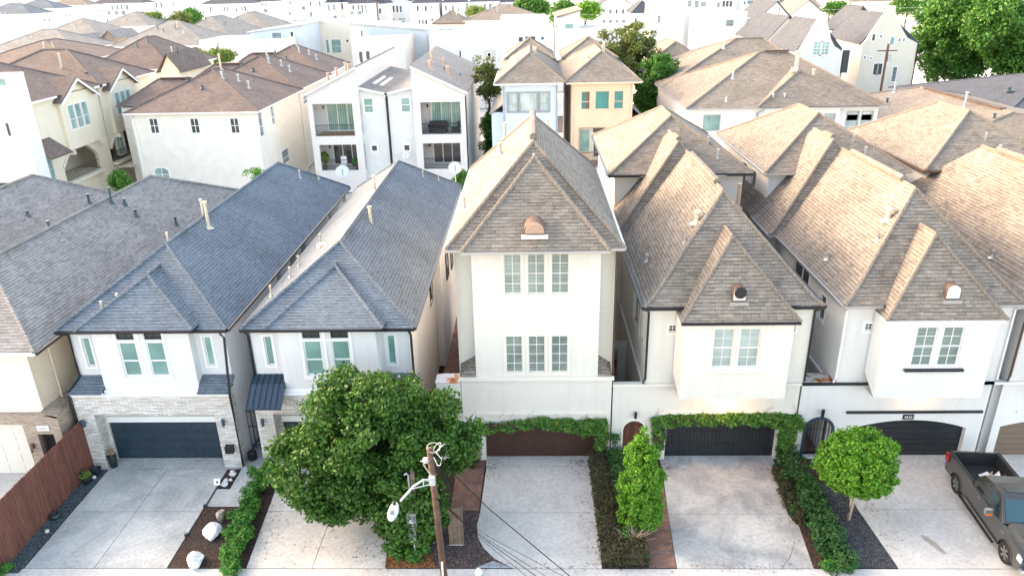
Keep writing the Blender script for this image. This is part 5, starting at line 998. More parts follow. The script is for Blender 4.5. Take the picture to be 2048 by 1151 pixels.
# --- yellow stucco houses facing right ---
def k2(label,y0,y1,g0,g1,zb,dx=0):
    X=-43+dx;t=thing('stucco_house',label,'house',(X-5,y0,0),'yellow stucco houses with arched balconies');b=MB()
    wall(b,RT(X),g0,g1,5.9,10.55,[(g0+1.0,7.6,g0+4.3,9.9)],.12)
    ar=(g0-1.1,3.2,g1-.9,6.0,1.5);wall(b,RT(X-.35),y0,y1,0,10.9,[ar,(y0+1.3,3.6,y0+2.7,6.1,.6)],.3)
    b.poly([(X,g0,10.55),(X,g1,10.55),(X,(g0+g1)/2,12.1)]);b.poly([(X,g0,5.9),(X-.35,g0,5.9),(X-.35,g0,10.5),(X,g0,10.5)]);b.poly([(X,g1,5.9),(X-.35,g1,5.9),(X-.35,g1,10.5),(X,g1,10.5)]);b.poly([(X,g0,5.9),(X,g1,5.9),(X-.35,g1,5.9),(X-.35,g0,5.9)])
    b.poly([(X-.35,y0,0),(X-14,y0,0),(X-14,y0,10.9),(X-.35,y0,10.9)]);b.poly([(X-3.2,y0,3),(X-3.2,y1,3),(X-3.2,y1,6.3),(X-3.2,y0,6.3)]);b.poly([(X-.35,ar[0]-.3,6.3),(X-.35,ar[2]+.3,6.3),(X-3.2,ar[2]+.3,6.3),(X-3.2,ar[0]-.3,6.3)]);b.box(X-3.2,ar[0]-.2,2.9,X+.1,ar[2]+.2,3.18)
    b.box(X-.36,y0,2.6,X+1.6,y0+3.2,2.7);b.poly([(X-.36,y1,0),(X-14,y1,0),(X-14,y1,10.9),(X-.36,y1,10.9)]);b.poly([(X-14,y0,0),(X-14,y1,0),(X-14,y1,10.9),(X-14,y0,10.9)]);b.build('wall','stucco_yellow',t)
    MB().box(X-3.18,g0-.2,3.2,X-3.15,g0+1.4,5.4).build('balcony_door','pane_dark',t)
    for i in range(3):window(t,RT(X),g0+1.05+i*1.12,7.65,g0+1.95+i*1.12,9.85,1,1,'trim_white','pane_teal',trim=.1,meet=.42,depth=.1)
    window(t,RT(X-.35),y0+1.3,3.6,y0+2.7,6.1,2,2,'trim_white','pane_teal',trim=.1,arch=.6,depth=.1,name='arched_window');window(t,RT(X-3.2),g0+2.4,3.9,g0+3.9,5.9,1,1,'trim_white','pane_dark',trim=.12,meet=.5,depth=-.02)
    r=MB();r.tube([(X-.3,ar[0],4.15),(X-.3,ar[2],4.15)],.04,5);r.tube([(X-.3,ar[0],3.3),(X-.3,ar[2],3.3)],.03,5)
    for i in range(int((ar[2]-ar[0])/.22)):r.tube([(X-.3,ar[0]+i*.22,3.3),(X-.3,ar[0]+i*.22,4.15)],.014,4)
    r.build('balcony_rail','trim_brown',t)
    k=MB();A=arcpts(ar[0],ar[2],6.0,1.5);B=arcpts(ar[0]-.2,ar[2]+.2,6.2,1.55)
    for i in range(len(A)-1):k.prism([(X-.36,*A[i]),(X-.36,*A[i+1]),(X-.36,*B[i+1]),(X-.36,*B[i])],(.12,0,0))
    for y in (g0+.1,g1-.3):k.box(X-.3,y,5.5,X+.25,y+.25,5.9)
    k.build('arch_trim','stucco_cream',t)
    rf=MB();cp=MB();hip(rf,cp,X-14.4,X+.1,y0-.4,y1+.4,10.95,(X-8.5,(y0+y1)/2,14.0),(X-6.0,(y0+y1)/2,14.0),capr=.13);m=(g0+g1)/2
    for s in (-1,1):rf.prism([(X+.45,m,12.3),(X+.45,m+s*((g1-g0)/2+.4),10.4),(X+.45,m+s*((g1-g0)/2+.4),10.25),(X+.45,m,12.15)],(-6,0,0))
    rf.prism([(X-.36,y0-.1,7.6),(X+1.5,y0-.1,6.3),(X+1.5,y0-.1,6.2),(X-.36,y0-.1,7.4)],(0,3.2,0)) if zb else None
    o=rf.build('roof','shingle_redbrown',t);cp.build('ridge_cap','shingle_redbrown',o);f=MB()
    for s in (-1,1):f.prism([(X+.47,m,12.16),(X+.47,m+s*((g1-g0)/2+.42),10.26),(X+.47,m+s*((g1-g0)/2+.42),10.02),(X+.47,m,11.92)],(.06,0,0))
    f.box(X+.02,y0-.4,10.78,X+.16,g0-.3,10.94);f.box(X+.02,g1+.3,10.78,X+.16,y1+.4,10.94);f.build('fascia','trim_white',t)
    vent(t,(X-5,y0+2.5,12.2),1.6,.1,'pipe_cream');vent(t,(X-2,y0+1.5,11.7),.3,.1,'pipe_dark')
k2('yellow stucco house with a white trimmed gable and arched balcony, nearer of the pair',62.4,74.6,67.6,73.2,1)
k2('yellow stucco house with arched balcony and satellite dish, farther of the pair',74.9,86,76.0,81.6,0)
# --- white tower house at left edge ---
t=basic('plain white siding tower house cut by the left edge, beside the yellow stucco house',-50,-40.15,58,59.6,13.7,'flat','siding_white','concrete_light',.15,wins=[(-41.65,9.1,-41.3,10.2,'pane_dark'),(-41.25,13.0,-40.6,13.6,'pane_teal'),(-44.5,4.4,-42.4,5.4,'pane_dark')])
MB().box(-50.05,57.9,11.6,-40.05,57.99,11.8).build('band','trim_white',t)
# --- twin modern townhouses with balconies ---
def modern(label,mir,ox):
    X=lambda a:ox+(a if not mir else -a);lo=lambda a,b:(min(X(a),X(b)),max(X(a),X(b)))
    t=thing('modern_house',label,'house',(ox,73.3,0),'white twin houses with stacked balconies');F=FR(73.3);b=MB();x0,x1=lo(-2.5,2.6)
    o1=(*lo(-2.05,1.9),);o2=(*lo(-1.85,1.9),)
    wall(b,F,x0,x1,0,9.8,[(o1[0],5.78,o1[1],8.95),(o2[0],2.3,o2[1],4.92)],.25)
    zl,zr=(9.85,12.3) if not mir else (12.3,9.85)
    b.poly([(x0,73.3,9.8),(x1,73.3,9.8),(x1,73.3,zr),(x0,73.3,zl)]);hx=x1 if not mir else x0;lx=x0 if not mir else x1
    wall(b,RT(x1),73.3,95,0,9.8,[(73.7,5.9,75.5,8.8),(73.7,2.3,75.5,4.9)] if not mir else [],.25);b.poly([(x0,73.3,0),(x0,95,0),(x0,95,9.8),(x0,73.3,9.8)])
    b.poly([(hx,73.3,9.8),(hx,95,9.8),(hx,95,12.3),(hx,73.3,12.3)]);b.poly([(x0,95,0),(x1,95,0),(x1,95,zr),(x0,95,zl)])
    for z in (5.5,2.0):b.box(x0+.02,73.32,z,x1-.02,75.8,z+.26)
    b.box(x0+.02,73.35,8.96,x1-.02,75.8,9.1);b.poly([(x0,75.8,0),(x1,75.8,0),(x1,75.8,9.5),(x0,75.8,9.5)]);b.build('wall','stucco_plain',t)
    w=MB();w0,w1=lo(2.6,5.15);zz=lambda a:10.35-(abs(a-ox)-2.6)*.23
    w.poly([(w0,73.9,0),(w1,73.9,0),(w1,73.9,zz(w1)),(w0,73.9,zz(w0))]);w.poly([(w1,73.9,0),(w1,92,0),(w1,92,zz(w1)),(w1,73.9,zz(w1))]);w.poly([(w0,73.9,0),(w0,92,0),(w0,92,zz(w0)),(w0,73.9,zz(w0))]);w.build('siding_wing','siding_pale',t)
    q=lo(2.95,3.85);window(t,FR(73.9),q[0],7.95,q[1],9.35,1,1,'trim_white','pane_teal',depth=-.02,trim=.12,meet=.5,tm=.08)
    q=lo(3.3,3.9);window(t,FR(73.9),q[0],4.1,q[1],4.7,1,1,'trim_white','pane_dark',depth=-.02,trim=.12,tm=.08,name='small_window')
    for o,z0,z1,p in ((o1,5.8,8.85,'pane_curtain'),(o2,2.3,4.85,'pane_dark')):
        a=o[0]+.75;c=o[1]-.12;window(t,FR(75.8),a,z0+.12,c,z1,3,1,'trim_white',p,depth=-.02,trim=.1,mun=.09,tm=.1,name='sliding_doors');d=MB()
        if z0>5:d.box(o[0],73.35,z0-.03,o[1],75.75,z0+.0);d.build('balcony_deck','deck_wood' if not mir else 'concrete_light',t)
        sconce(t,FR(75.8),o[0]+.4,z1-.75,'lamp_dark',.3,.08)
        r=MB();r.tube([(o[0],73.42,z0+1.05),(o[1],73.42,z0+1.05)],.035,5);r.tube([(o[0],73.42,z0+.12),(o[1],73.42,z0+.12)],.03,5)
        for i in range(int((o[1]-o[0])/.14)):r.tube([(o[0]+i*.14,73.42,z0+.12),(o[0]+i*.14,73.42,z0+1.05)],.012,4)
        r.build('balcony_rail','rail_iron',t)
    rf=MB();e0,e1=x0-.35,x1+.35
    if not mir:rf.prism([(e0,72.95,9.75),(x1+.02,72.95,12.32),(x1+.02,72.95,12.5),(e0,72.95,9.93)],(0,22.4,0))
    else:rf.prism([(x0-.02,72.95,12.32),(e1,72.95,9.75),(e1,72.95,9.93),(x0-.02,72.95,12.5)],(0,22.4,0))
    a,c=(w0,w1+.25) if not mir else (w0-.25,w1);za,zc=zz(a)+.0,zz(c)+.0;rf.prism([(a,73.6,za+.02),(c,73.6,zc+.02),(c,73.6,zc+.16),(a,73.6,za+.16)],(0,18.5,0));o=rf.build('roof','shingle_grey',t)
    f=MB()
    if not mir:f.prism([(e0,72.9,9.68),(x1,72.9,12.25),(x1,72.9,12.45),(e0,72.9,9.88)],(0,.05,0));f.prism([(a,73.55,za-.1),(c,73.55,zc-.1),(c,73.55,zc+.12),(a,73.55,za+.12)],(0,.05,0))
    else:f.prism([(x0,72.9,12.25),(e1,72.9,9.68),(e1,72.9,9.88),(x0,72.9,12.45)],(0,.05,0));f.prism([(a,73.55,za-.1),(c,73.55,zc-.1),(c,73.55,zc+.12),(a,73.55,za+.12)],(0,.05,0))
    f.build('fascia','trim_white',t)
    dsx=w1+.06 if not mir else x1+.06;MB().tube([(dsx,73.7,9.4),(dsx,73.7,.3)],.07,6).build('downspout','trim_black',t)
    if not mir:
        s=MB()
        for i in range(2):s.box(w0+.7+i*.75,77,zz(w0+1.0+i*.7)+.12,w0+1.05+i*.75,83,zz(w0+1.0+i*.7)+.3)
        s.build('skylight','trim_white',o)
    for i,(u,v,h) in enumerate(((.3,.15,.8),(.2,.4,1.0),(.42,.45,.7),(.62,.2,.9),(.8,.35,.3),(.5,.3,.3))):
        xx=x0+(x1-x0)*u;k=(xx-x0)/(x1-x0);z=(9.9+2.5*k) if not mir else (12.4-2.5*k);vent(t,(xx,73+22*v,z+.05),h,.12 if h>.5 else .05,'pipe_copper' if h>.5 else 'pipe_dark')
    return t
modern('white modern house with a sloping roof line rising right and wooden balcony floor',False,-19.4)
modern('white modern house with a roof falling right and dark seats on its balcony',True,-8.9)
# things on the balconies
t=thing('wicker_sofa','dark wicker sofa on the upper balcony of the right white modern house','sofa',(-9.3,74.4,5.8));k=MB().box(-10.2,74.2,5.85,-8.4,75,6.3);k.box(-10.2,74.9,6.3,-8.4,75.1,6.85);k.box(-10.3,74.2,6.3,-10.15,75,6.55);k.box(-8.45,74.2,6.3,-8.3,75,6.55);k.build('seat','wicker_dark',t,bevel=.04)
t=thing('wicker_table','low dark wicker table before the sofa on the upper balcony','table',(-8.9,73.8,5.8));MB().box(-9.4,73.6,5.85,-8.5,74.05,6.2).build('table_top','wicker_dark',t,bevel=.02)
t=thing('wicker_armchair','dark wicker armchair at the right end of the upper balcony','chair',(-7.5,74.2,5.8));k=MB().box(-7.9,73.9,5.85,-7.15,74.7,6.3);k.box(-7.3,73.9,6.3,-7.15,74.7,6.85);k.build('seat','wicker_dark',t,bevel=.04)
t=thing('patio_chair','white chair on the lower balcony of the left white modern house','chair',(-19.2,74.2,2.3));k=MB().box(-19.5,74,2.7,-18.9,74.5,2.78);k.box(-19.5,74.45,2.78,-18.9,74.52,3.5);k.build('seat','plastic_white',t);k=MB()
for a in (-19.47,-18.93):
    for c in (74.03,74.48):k.tube([(a,c,2.3),(a,c,2.7)],.025,5)
k.build('legs','plastic_white',t)
t=thing('patio_table','glass topped table behind the white chair on the lower balcony','table',(-18.0,74.6,2.3));k=MB().lathe((-17.9,74.8,3.05),[(0,0),(.55,0),(.55,.04),(0,.04)],20);k.tube([(-17.9,74.8,2.3),(-17.9,74.8,3.05)],.05,6);k.build('table_top','galvanised',t)
r=np.random.default_rng(31)
def potplant(label,x,y,z,h,m,seed):
    t=thing('potted_plant',label,'plant',(x,y,z));MB().lathe((x,y,z),[(0,0),(.16,0),(.22,.4),(.19,.4),(0,.36)],12).build('pot','copper',t);k=MB();rr=random.Random(seed)
    P,Q=blob(np.random.default_rng(seed),(x,y,z+h*.75),(.4,.4,h*.35),16,.2,40);leafmesh('leaves',P,Q,.12,m,t,seed)
    for i in range(5):k.tube([(x,y,z+.35),(x+rr.uniform(-.3,.3),y+rr.uniform(-.2,.2),z+h*.8)],.015,4)
    k.build('stems','bark',t)
potplant('tall yellow green potted plant at the left corner of the lower balcony',-21.0,73.9,2.3,1.7,'leaf_yellow',1)
potplant('small potted plant at the right corner of the lower balcony',-17.75,73.75,2.3,1.0,'leaf_mid',2)
# --- pale blue and peach houses ---
def tower(label,x0,x1,wm,wins,ridge_x,group,trimw,extra=None):
    t=thing('tall_house',label,'house',((x0+x1)/2,72.4,0),group);b=MB();H=10.6;rec=extra
    wall(b,FR(72.4),x0,x1,0,H,[q[:4] for q in wins]+([rec] if rec else []),.15 if not rec else .6);b.poly([(x0,72.4,0),(x0,90,0),(x0,90,H),(x0,72.4,H)]);b.poly([(x1,72.4,0),(x1,90,0),(x1,90,H),(x1,72.4,H)]);b.poly([(x0,90,0),(x1,90,0),(x1,90,H),(x0,90,H)])
    if rec:b.poly([(rec[0],73,rec[1]),(rec[2],73,rec[1]),(rec[2],73,rec[3]),(rec[0],73,rec[3])])
    b.build('wall',wm,t)
    for q in wins:window(t,FR(72.4),*q[:4],1,1,trimw,q[4],trim=.14,meet=q[5] if len(q)>5 else False,depth=.1,tm=.06)
    rf=MB();cp=MB();e=(x0-.75,x1+.75,71.8,90.5);w=(e[1]-e[0])/2;hip(rf,cp,*e,10.75,(ridge_x,71.8+w,13.2),(ridge_x,84,13.2),capr=.14)
    hip(rf,cp,x0-.3,x1+.3,88,97,11.4,(ridge_x,92,13.4),(ridge_x,93,13.4),capr=.14);o=rf.build('roof','shingle_taupe',t);cp.build('ridge_cap','ridge_brown',o);eaves(t,*e,10.75,'trim_warm' if 'peach' in wm else 'trim_white','gutter_beige' if 'peach' in wm else 'trim_white',gut='flr')
    MB().box(x0,88.4,9,x1,97,11.3).build('rear_wall',wm,t)
    for x in (x0+.1,x1-.1):MB().tube([(x,71.9,10.6),(x,72.3,10.2),(x,72.3,.3)],.07,6).build('downspout','gutter_beige' if 'peach' in wm else 'trim_grey',t)
    for a,c,h in ((-1.2,76.5,.25),(.4,78.2,1.1),(.6,79.0,1.0)):vent(t,(ridge_x+a,c,12.4),h,.09,'pipe_cream')
    return t
tb=tower('pale blue sided tall house with three grey framed windows behind the centre roof',-2.65,2.65,'siding_blue',[(-2.15,8.05,-1.25,9.8,'pane_white',.4),(-1.0,8.05,.65,9.8,'pane_white'),(.9,8.05,1.8,9.8,'pane_white',.4),(-1.3,3.8,-.2,6.2,'pane_far')],0,'blue and peach tall houses','trim_grey')
k=MB().box(-3.8,73,0,-2.65,82,7.9);k.build('side_wing','siding_blue',tb);k=MB().prism([(-4.0,72.8,7.7),(-2.65,72.8,8.6),(-2.65,72.8,8.75),(-4.0,72.8,7.85)],(0,9.5,0));k.build('wing_roof','shingle_grey',tb)
tp=tower('peach sided tall house with turquoise curtains behind the centre roof',3.95,9.85,'siding_peach',[(4.9,8.15,5.75,9.85,'pane_turquoise',.42),(6.25,8.15,7.6,9.85,'pane_turquoise'),(8.05,8.15,8.95,9.85,'pane_turquoise',.42)],7.0,'blue and peach tall houses','siding_peach',(4.7,3.2,8.9,6.42))
k=MB();k.poly([(5.35,72.285,8.2),(5.72,72.285,8.2),(5.72,72.285,9.82),(5.35,72.285,9.82)]);
MB().box(5.35,72.482,8.2,5.71,72.486,9.82).build('brown_curtain','pane_brown',tp)
window(tp,FR(73.0),4.85,3.9,5.85,6.15,1,1,'stucco_cream','pane_teal',depth=-.02,trim=.1);window(tp,FR(73.0),6.1,5.75,7.7,6.3,1,1,'stucco_cream','pane_dark',depth=-.02,trim=.1,name='transom_window');window(tp,FR(73.0),7.9,5.6,8.8,6.3,1,1,'stucco_cream','pane_teal',depth=-.02,trim=.1,name='transom_window');window(tp,FR(73.0),6.2,3.4,7.6,5.55,2,1,'stucco_cream','pane_dark',depth=-.02,trim=.1,name='glass_door')
r=MB();
for i in range(26):r.tube([(4.8+i*.17,70.9,3.2),(4.8+i*.17,70.9,4.3)],.02,4)
r.tube([(4.7,70.9,4.3),(9.2,70.9,4.3)],.05,5);r.tube([(4.7,70.9,3.25),(9.2,70.9,3.25)],.05,5);r.box(4.6,70.8,3.0,9.3,72.4,3.2);r.build('balcony_rail','grey_wood',tp)
k=MB().box(9.85,73,0,10.9,80,7.2);k.build('side_wing','siding_peach',tp);MB().prism([(9.85,72.8,8.2),(11.1,72.8,7.1),(11.1,72.8,7.25),(9.85,72.8,8.35)],(0,8,0)).build('wing_roof','shingle_grey',tp)
# --- large brown hip roofed house right of the trees ---
t=thing('large_house','large white house with a broad grey brown hip roof, right of the forked tree','house',(22.5,67,0));b=MB()
W4=[(15.5,7.0,16.95,8.35,'pane_teal'),(26.2,7.0,27.1,8.3,'pane_white')];W5=[(28.3,6.6,29.35,8.4,'pane_white'),(29.6,6.6,30.6,8.4,'pane_white')]
wall(b,FR(66.9),14.2,27.5,0,8.95,[q[:4] for q in W4],.12);wall(b,FR(67.3),27.5,31.0,0,8.95,[q[:4] for q in W5],.12);b.poly([(14.2,66.9,0),(14.2,110,0),(14.2,110,8.95),(14.2,66.9,8.95)]);b.poly([(31,67.3,0),(31,110,0),(31,110,8.95),(31,67.3,8.95)]);b.poly([(14.2,110,0),(31,110,0),(31,110,8.95),(14.2,110,8.95)]);b.build('wall','stucco_plain',t)
for q in W4:window(t,FR(66.9),*q[:4],2,2,'trim_grey',q[4],trim=.04,mun=.06)
for q in W5:window(t,FR(67.3),*q[:4],1,1,'trim_grey',q[4],trim=.04,meet=.42)
for q in W5:MB().box(q[0]+.06,67.388,7.6,q[2]-.06,67.392,8.1).build('dark_blind','pane_dark',t)
rf=MB();cp=MB();hip(rf,cp,13.8,31.5,66.5,84,9.0,(22.2,74.9,12.9),(24.8,74.9,12.9),capr=.16);hip(rf,cp,20.0,30.6,66.3,80,9.05,(24.6,70.2,11.7),(24.6,74,11.7),capr=.14,caps='frl',faces='frl')
hip(rf,cp,13.9,31.4,80,101,9.0,(23.5,88.5,13.2),(26.5,88.5,13.2),capr=.16)
hip(rf,cp,13.6,24,96,112,9.0,(19,101,12.0),(19,107,12.0),capr=.16)
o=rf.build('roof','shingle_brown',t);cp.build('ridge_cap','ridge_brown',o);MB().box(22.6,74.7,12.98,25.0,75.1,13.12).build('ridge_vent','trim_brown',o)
eaves(t,13.8,31.5,66.5,84,9.0,'trim_white','trim_grey',gut='flr');MB().tube([(20.6,66.3,8.85),(20.2,66.8,8.5),(20.2,66.8,4)],.1,6).build('downspout','trim_grey',t)
for x,y,z,h,r_ in ((24.4,70.5,11.7,1.6,.18),(18.8,70.9,11.0,.5,.08),(17.5,67.5,9.45,.3,.06),(21.6,67.4,9.5,.5,.07),(22.6,67.4,9.5,.5,.07),(26.0,70.4,11.0,.7,.12),(21.5,86,12.4,.6,.08)):vent(t,(x,y,z),h,r_,'pipe_cream' if r_>.1 else 'galvanised')
# --- low houses at right ---
t=thing('low_house','low grey brown shingled house behind the right steep roofed houses','house',(40,76,0));MB().box(34,70,0,54,90,5.1).build('wall','stucco_beige',t);rf=MB();cp=MB()
hip(rf,cp,33,57,63.5,93,5.2,(44.9,70.5,7.5),(44.9,88,7.5),capr=.16);hip(rf,cp,33.5,47,66,80,4.6,(39,72,6.2),(41,72,6.2),capr=.12);o=rf.build('roof','shingle_brown',t);cp.build('ridge_cap','ridge_brown',o);MB().box(44.6,72,7.6,45.2,87,7.72).build('ridge_vent','trim_brown',o)
for x,y,z,h,m in ((39.5,84,6.4,.5,'pipe_dark'),(42,88,7,1.0,'galvanised'),(40.5,78,6.5,.4,'pipe_dark'),(43.5,76,7.2,1.4,'galvanised'),(43,70,7,.5,'pipe_dark'),(37.4,74,5.9,.4,'pipe_dark'),(47,69,6.9,.3,'pipe_dark')):vent(t,(x,y,z),h,.11,m)
t=thing('low_house','low dark slate roofed house under the big tree at the right edge','house',(58,85,0));MB().box(50,80,0,80,104,5.0).build('wall','stucco_plain',t);rf=MB();cp=MB();hip(rf,cp,49.2,81,79,105,5.2,(62,92,8.6),(70,92,8.6),capr=.14);o=rf.build('roof','shingle_darkslate',t);cp.build('ridge_cap','shingle_darkslate',o);MB().box(49.1,78.9,5.0,81,79.1,5.19).build('fascia','trim_white',t)
for x,y,z,h,m in ((57,86,7.1,1.2,'galvanised'),(55,88,7,.3,'pipe_dark'),(60,84,6.6,1.2,'galvanised'),(66,96,8,2.4,'pipe_copper'),(60,80,5.6,2.2,'pipe_copper')):vent(t,(x,y,z),h,.16,m)
# --- white stucco houses with curved gables ---
def curvy(label,px0,px1,py,h,depth,wins,dark=False,wm='stucco_cream',side_roof=None,lean=.5):
    a=at(px0,py,z=h);y=a[1];x0=a[0];x1=at(px1,py,y=y)[0];mx=x0+(x1-x0)*lean;w=x1-x0
    t=thing('gabled_house',label,'house',(mx,y,0),'white houses with curved parapet gables');b=MB();pr=[(x0,y,0),(x1,y,0),(x1,y,h-1.2),(x1-w*.20,y,h-.4),(x1-w*.30,y,h+.6),(mx+w*.20,y,h+1.6),(mx+w*.14,y,h+2.6),(mx+w*.08,y,h+3.3),(mx+w*.07,y,h+4.2),(mx-w*.07,y,h+4.2),(mx-w*.08,y,h+3.3),(mx-w*.14,y,h+2.6),(mx-w*.24,y,h+1.2),(x0+w*.06,y,h-.6),(x0,y,h-1.2)]
    b.prism(pr,(0,.5,0));b.box(x0+.1,y+.5,0,x1-.1,y+depth,h-1.2);b.build('wall',wm,t);rf=MB();cp=MB()
    hip(rf,cp,x0-.3,x1+.5,y+.5,y+depth+.5,h-1.2,(mx,y+.6,h+3.2),(mx,y+depth-2,h+3.2),capr=.12);o=rf.build('roof','shingle_darkslate',t)
    for q in wins:
        A=at(q[0],q[1],y=y);B=at(q[2],q[3],y=y);window(t,FR(y),min(A[0],B[0]),B[2],max(A[0],B[0]),A[2],q[5] if len(q)>5 else 1,q[6] if len(q)>6 else 1,'trim_white',q[4],depth=-.02,trim=.1,mun=.07,tm=.07)
    MB().tube([(x1+.1,y-.1,h-1.3),(x1+.1,y-.1,.3)],.1,6).build('downspout','trim_black',t);return t
curvy('white house with a curved gable and two pale green windows beyond the broad brown roof',1597,1688,88,10.5,14,[(1628,84,1641,110,'pane_teal',2,4),(1643,84,1656,110,'pane_teal',2,4),(1685,100,1694,146,'pane_dark')],lean=.45,wm='stucco_plain')
curvy('cream house with a tall curved gable right of the dark utility pole',1728,1838,72,11.0,14,[(1745,68,1749,82,'pane_dark'),(1760,70,1764,76,'pane_far'),(1728,112,1731,118,'pane_dark'),(1740,114,1743,120,'pane_far'),(1748,127,1753,150,'pane_dark'),(1757,127,1762,150,'pane_dark'),(1786,134,1790,163,'pane_far'),(1781,74,1787,90,'pane_teal'),(1797,76,1800,84,'pane_far'),(1806,76,1809,84,'pane_far')],wm='stucco_cream',lean=.42)
basic('tall cream house with dark slate roof between the two curved gables',55.5,61,136,149,10.4,'hip','stucco_cream','shingle_darkslate',4.0,.3,wins=[(56.4,3,57.3,7.4,'pane_dark'),(58.8,3,59.6,7.4,'pane_dark'),(57,9,57.4,9.6,'pane_dark'),(58.2,9,58.6,9.6,'pane_dark')],gut='trim_black')
basic('white house with a dark slate roof and grey skylight, left of the curved gable house',42.5,49.5,140,160,8.8,'gy','stucco_grey','shingle_darkslate',4.2,.3,pipes=3)
photo('white flat roofed wing with a plain parapet before the dark slate roof',1492,1570,50,10.5,8,roof='flat',wm='stucco_plain',rm='concrete_light',rh=.2)
photo('white modern house with a beige stone wall panel and one square window',1400,1495,28,12.5,10,[(1452,40,1467,53,'pane_far'),(1493,37,1507,46,'pane_teal')],roof='flat',wm='stucco_white',rm='concrete_light',rh=.2)
a=at(1432,24,z=12.5);b_=at(1491,68,y=a[1]-.1);k=MB().box(a[0],a[1]-.15,b_[2],b_[0],a[1]-.02,12.3)
k.build('stone_panel','beige_stone',[o for o in col.objects if o.get('label','').startswith('white modern house with a beige stone')][0])
photo('plain white flat house with two teal windows right of the forked tree',1320,1432,32,11.5,12,[(1354,70,1365,81,'pane_teal'),(1376,70,1384,81,'pane_far')],roof='flat',wm='stucco_plain',rm='concrete_light',rh=.2)
photo('white flat roofed tower with one narrow window above the forked tree',1306,1372,10,14,12,[(1315,31,1321,46,'pane_far')],roof='flat',wm='stucco_plain',rm='concrete_light',rh=.2)
photo('white mono pitch roofed house with one square window left of the forked tree',1115,1160,36,13,20,[(1130,48,1147,58,'pane_teal')],roof='shedL',wm='stucco_white',rm='shingle_brown',rh=1.3)
photo('long white flat roofed house behind the peach house',1112,1255,62,11,12,[(1245,80,1256,100,'pane_dark')],roof='flat',wm='stucco_plain',rm='concrete_light',rh=.25)
photo('tall white flat block with a row of dark windows above the blue house roof',1000,1092,38,13,14,[(1037,74,1046,84,'pane_dark'),(1050,73,1071,82,'pane_dark'),(1082,74,1088,80,'pane_dark')],roof='flat',wm='stucco_plain',rm='concrete_light',rh=.2)
photo('long low white modern block with one dark slit window',858,1002,75,11.5,14,[(918,101,923,115,'pane_dark'),(966,99,993,123,'stucco_grey'),(975,106,982,120,'pane_far')],roof='flat',wm='stucco_plain',rm='concrete_light',rh=.2)
photo('grey shingled house roof behind the tall white flat block',930,1085,42,11,16,roof='hip',wm='stucco_plain',rm='shingle_brown',rh=3.2,pipes=5)
photo('small hip roofed white house above the long white modern block',868,930,47,10.5,12,[(877,58,889,62,'pane_teal'),(890,58,905,62,'pane_teal')],roof='hip',wm='stucco_cream',rm='shingle_brown',rh=2.6,pipes=3,gut='trim_brown')
photo('blue grey panelled modern house with a long falling roof line and a small balcony',700,852,64,12,12,[(721,61,727,78,'pane_dark')],roof='shedR',wm='panel_bluegrey',rm='panel_grey',rh=1.4)
photo('white block with two dark windows below the blue grey panelled house',710,808,80,11.4,14,[(717,103,727,125,'pane_dark'),(731,102,741,120,'pane_dark')],roof='flat',wm='stucco_white',rm='concrete_light',rh=.2)
photo('cream modern block with a large teal corner window and a thin dark roof edge',610,702,46,13,12,[(651,79,660,106,'pane_teal'),(662,79,684,106,'pane_teal',1,2),(692,79,698,85,'pane_dark')],roof='flat',wm='stucco_cream',rm='concrete_light',rh=.2)
photo('blue grey modern penthouse house left of the cream block',500,608,66,12,14,[(543,65,565,81,'pane_far'),(580,63,588,74,'pane_dark')],roof='shedL',wm='panel_bluegrey',rm='panel_grey',rh=1.2)
photo('long white wall house with a grey roof right of the yellow green tree',398,572,84,11,12,[(430,97,437,112,'pane_far')],roof='flat',wm='stucco_plain',rm='panel_bluegrey',rh=.25)
# grey hip roofed houses, upper left
G2='grey hip roofed houses at the upper left'
photo('grey hip roofed yellow walled house farthest left of the grey roofs',-30,152,103,8.6,16,[(106,106,116,111,'pane_dark'),(88,106,98,110,'pane_dark')],wm='stucco_yellow',rm='shingle_farbrown',rh=3.6,group=G2,pipes=3)
photo('grey hip roofed house behind the yellow walled one',70,200,74,8.6,18,wm='stucco_plain',rm='shingle_farbrown',rh=4,group=G2,pipes=3)
photo('red brick and white house with twin gables between grey roofs',147,180,84,7.6,10,[(165,100,178,103,'pane_far')],roof='gy',wm='red_brick',rm='shingle_grey',rh=1.8,group=G2)
photo('tan brick house with a small gable right of the red brick one',205,232,76,8.0,12,roof='gy',wm='tan_brick',rm='shingle_grey',rh=1.8,group=G2)
photo('grey hip roofed house below the pale street trees',195,298,54,8.6,20,wm='stucco_plain',rm='shingle_farbrown',rh=4,group=G2,pipes=2)
photo('widest grey hip roofed house with peach brick walls and several metal vents',222,412,94,8.6,18,[(303,101,306,108,'pane_dark'),(272,102,282,106,'pane_far'),(355,102,367,107,'pane_far')],wm='stucco_beige',rm='shingle_farbrown',rh=4.6,group=G2,pipes=5)
photo('grey hip roofed house beyond the widest one to its right',330,470,80,8.6,24,wm='stucco_plain',rm='shingle_farbrown',rh=4.6,group=G2,pipes=4)
photo('grey hip roofed house next to the long white wall',410,545,66,8.6,24,wm='stucco_plain',rm='shingle_farbrown',rh=4.6,group=G2,pipes=4)
# red brown roofs left
def rb(label,px0,px1,py,h,dep,**k):return photo(label,px0,px1,py,h,dep,wm='stucco_yellow',rm='shingle_redbrown',group='red brown roofed houses at the left',pipes=2,**k)
rb('red brown hip roofed house with a side gable, left of the yellow green tree',178,342,140,10,14,rh=3.6)
rb('red brown hip roofed house at the left edge behind the yellow stucco house',-60,135,128,11,16,rh=2.4)
t=rb('small cream gable with red brown roof just left of the yellow green tree',322,358,142,9.8,9,roof='gy',rh=2.2)
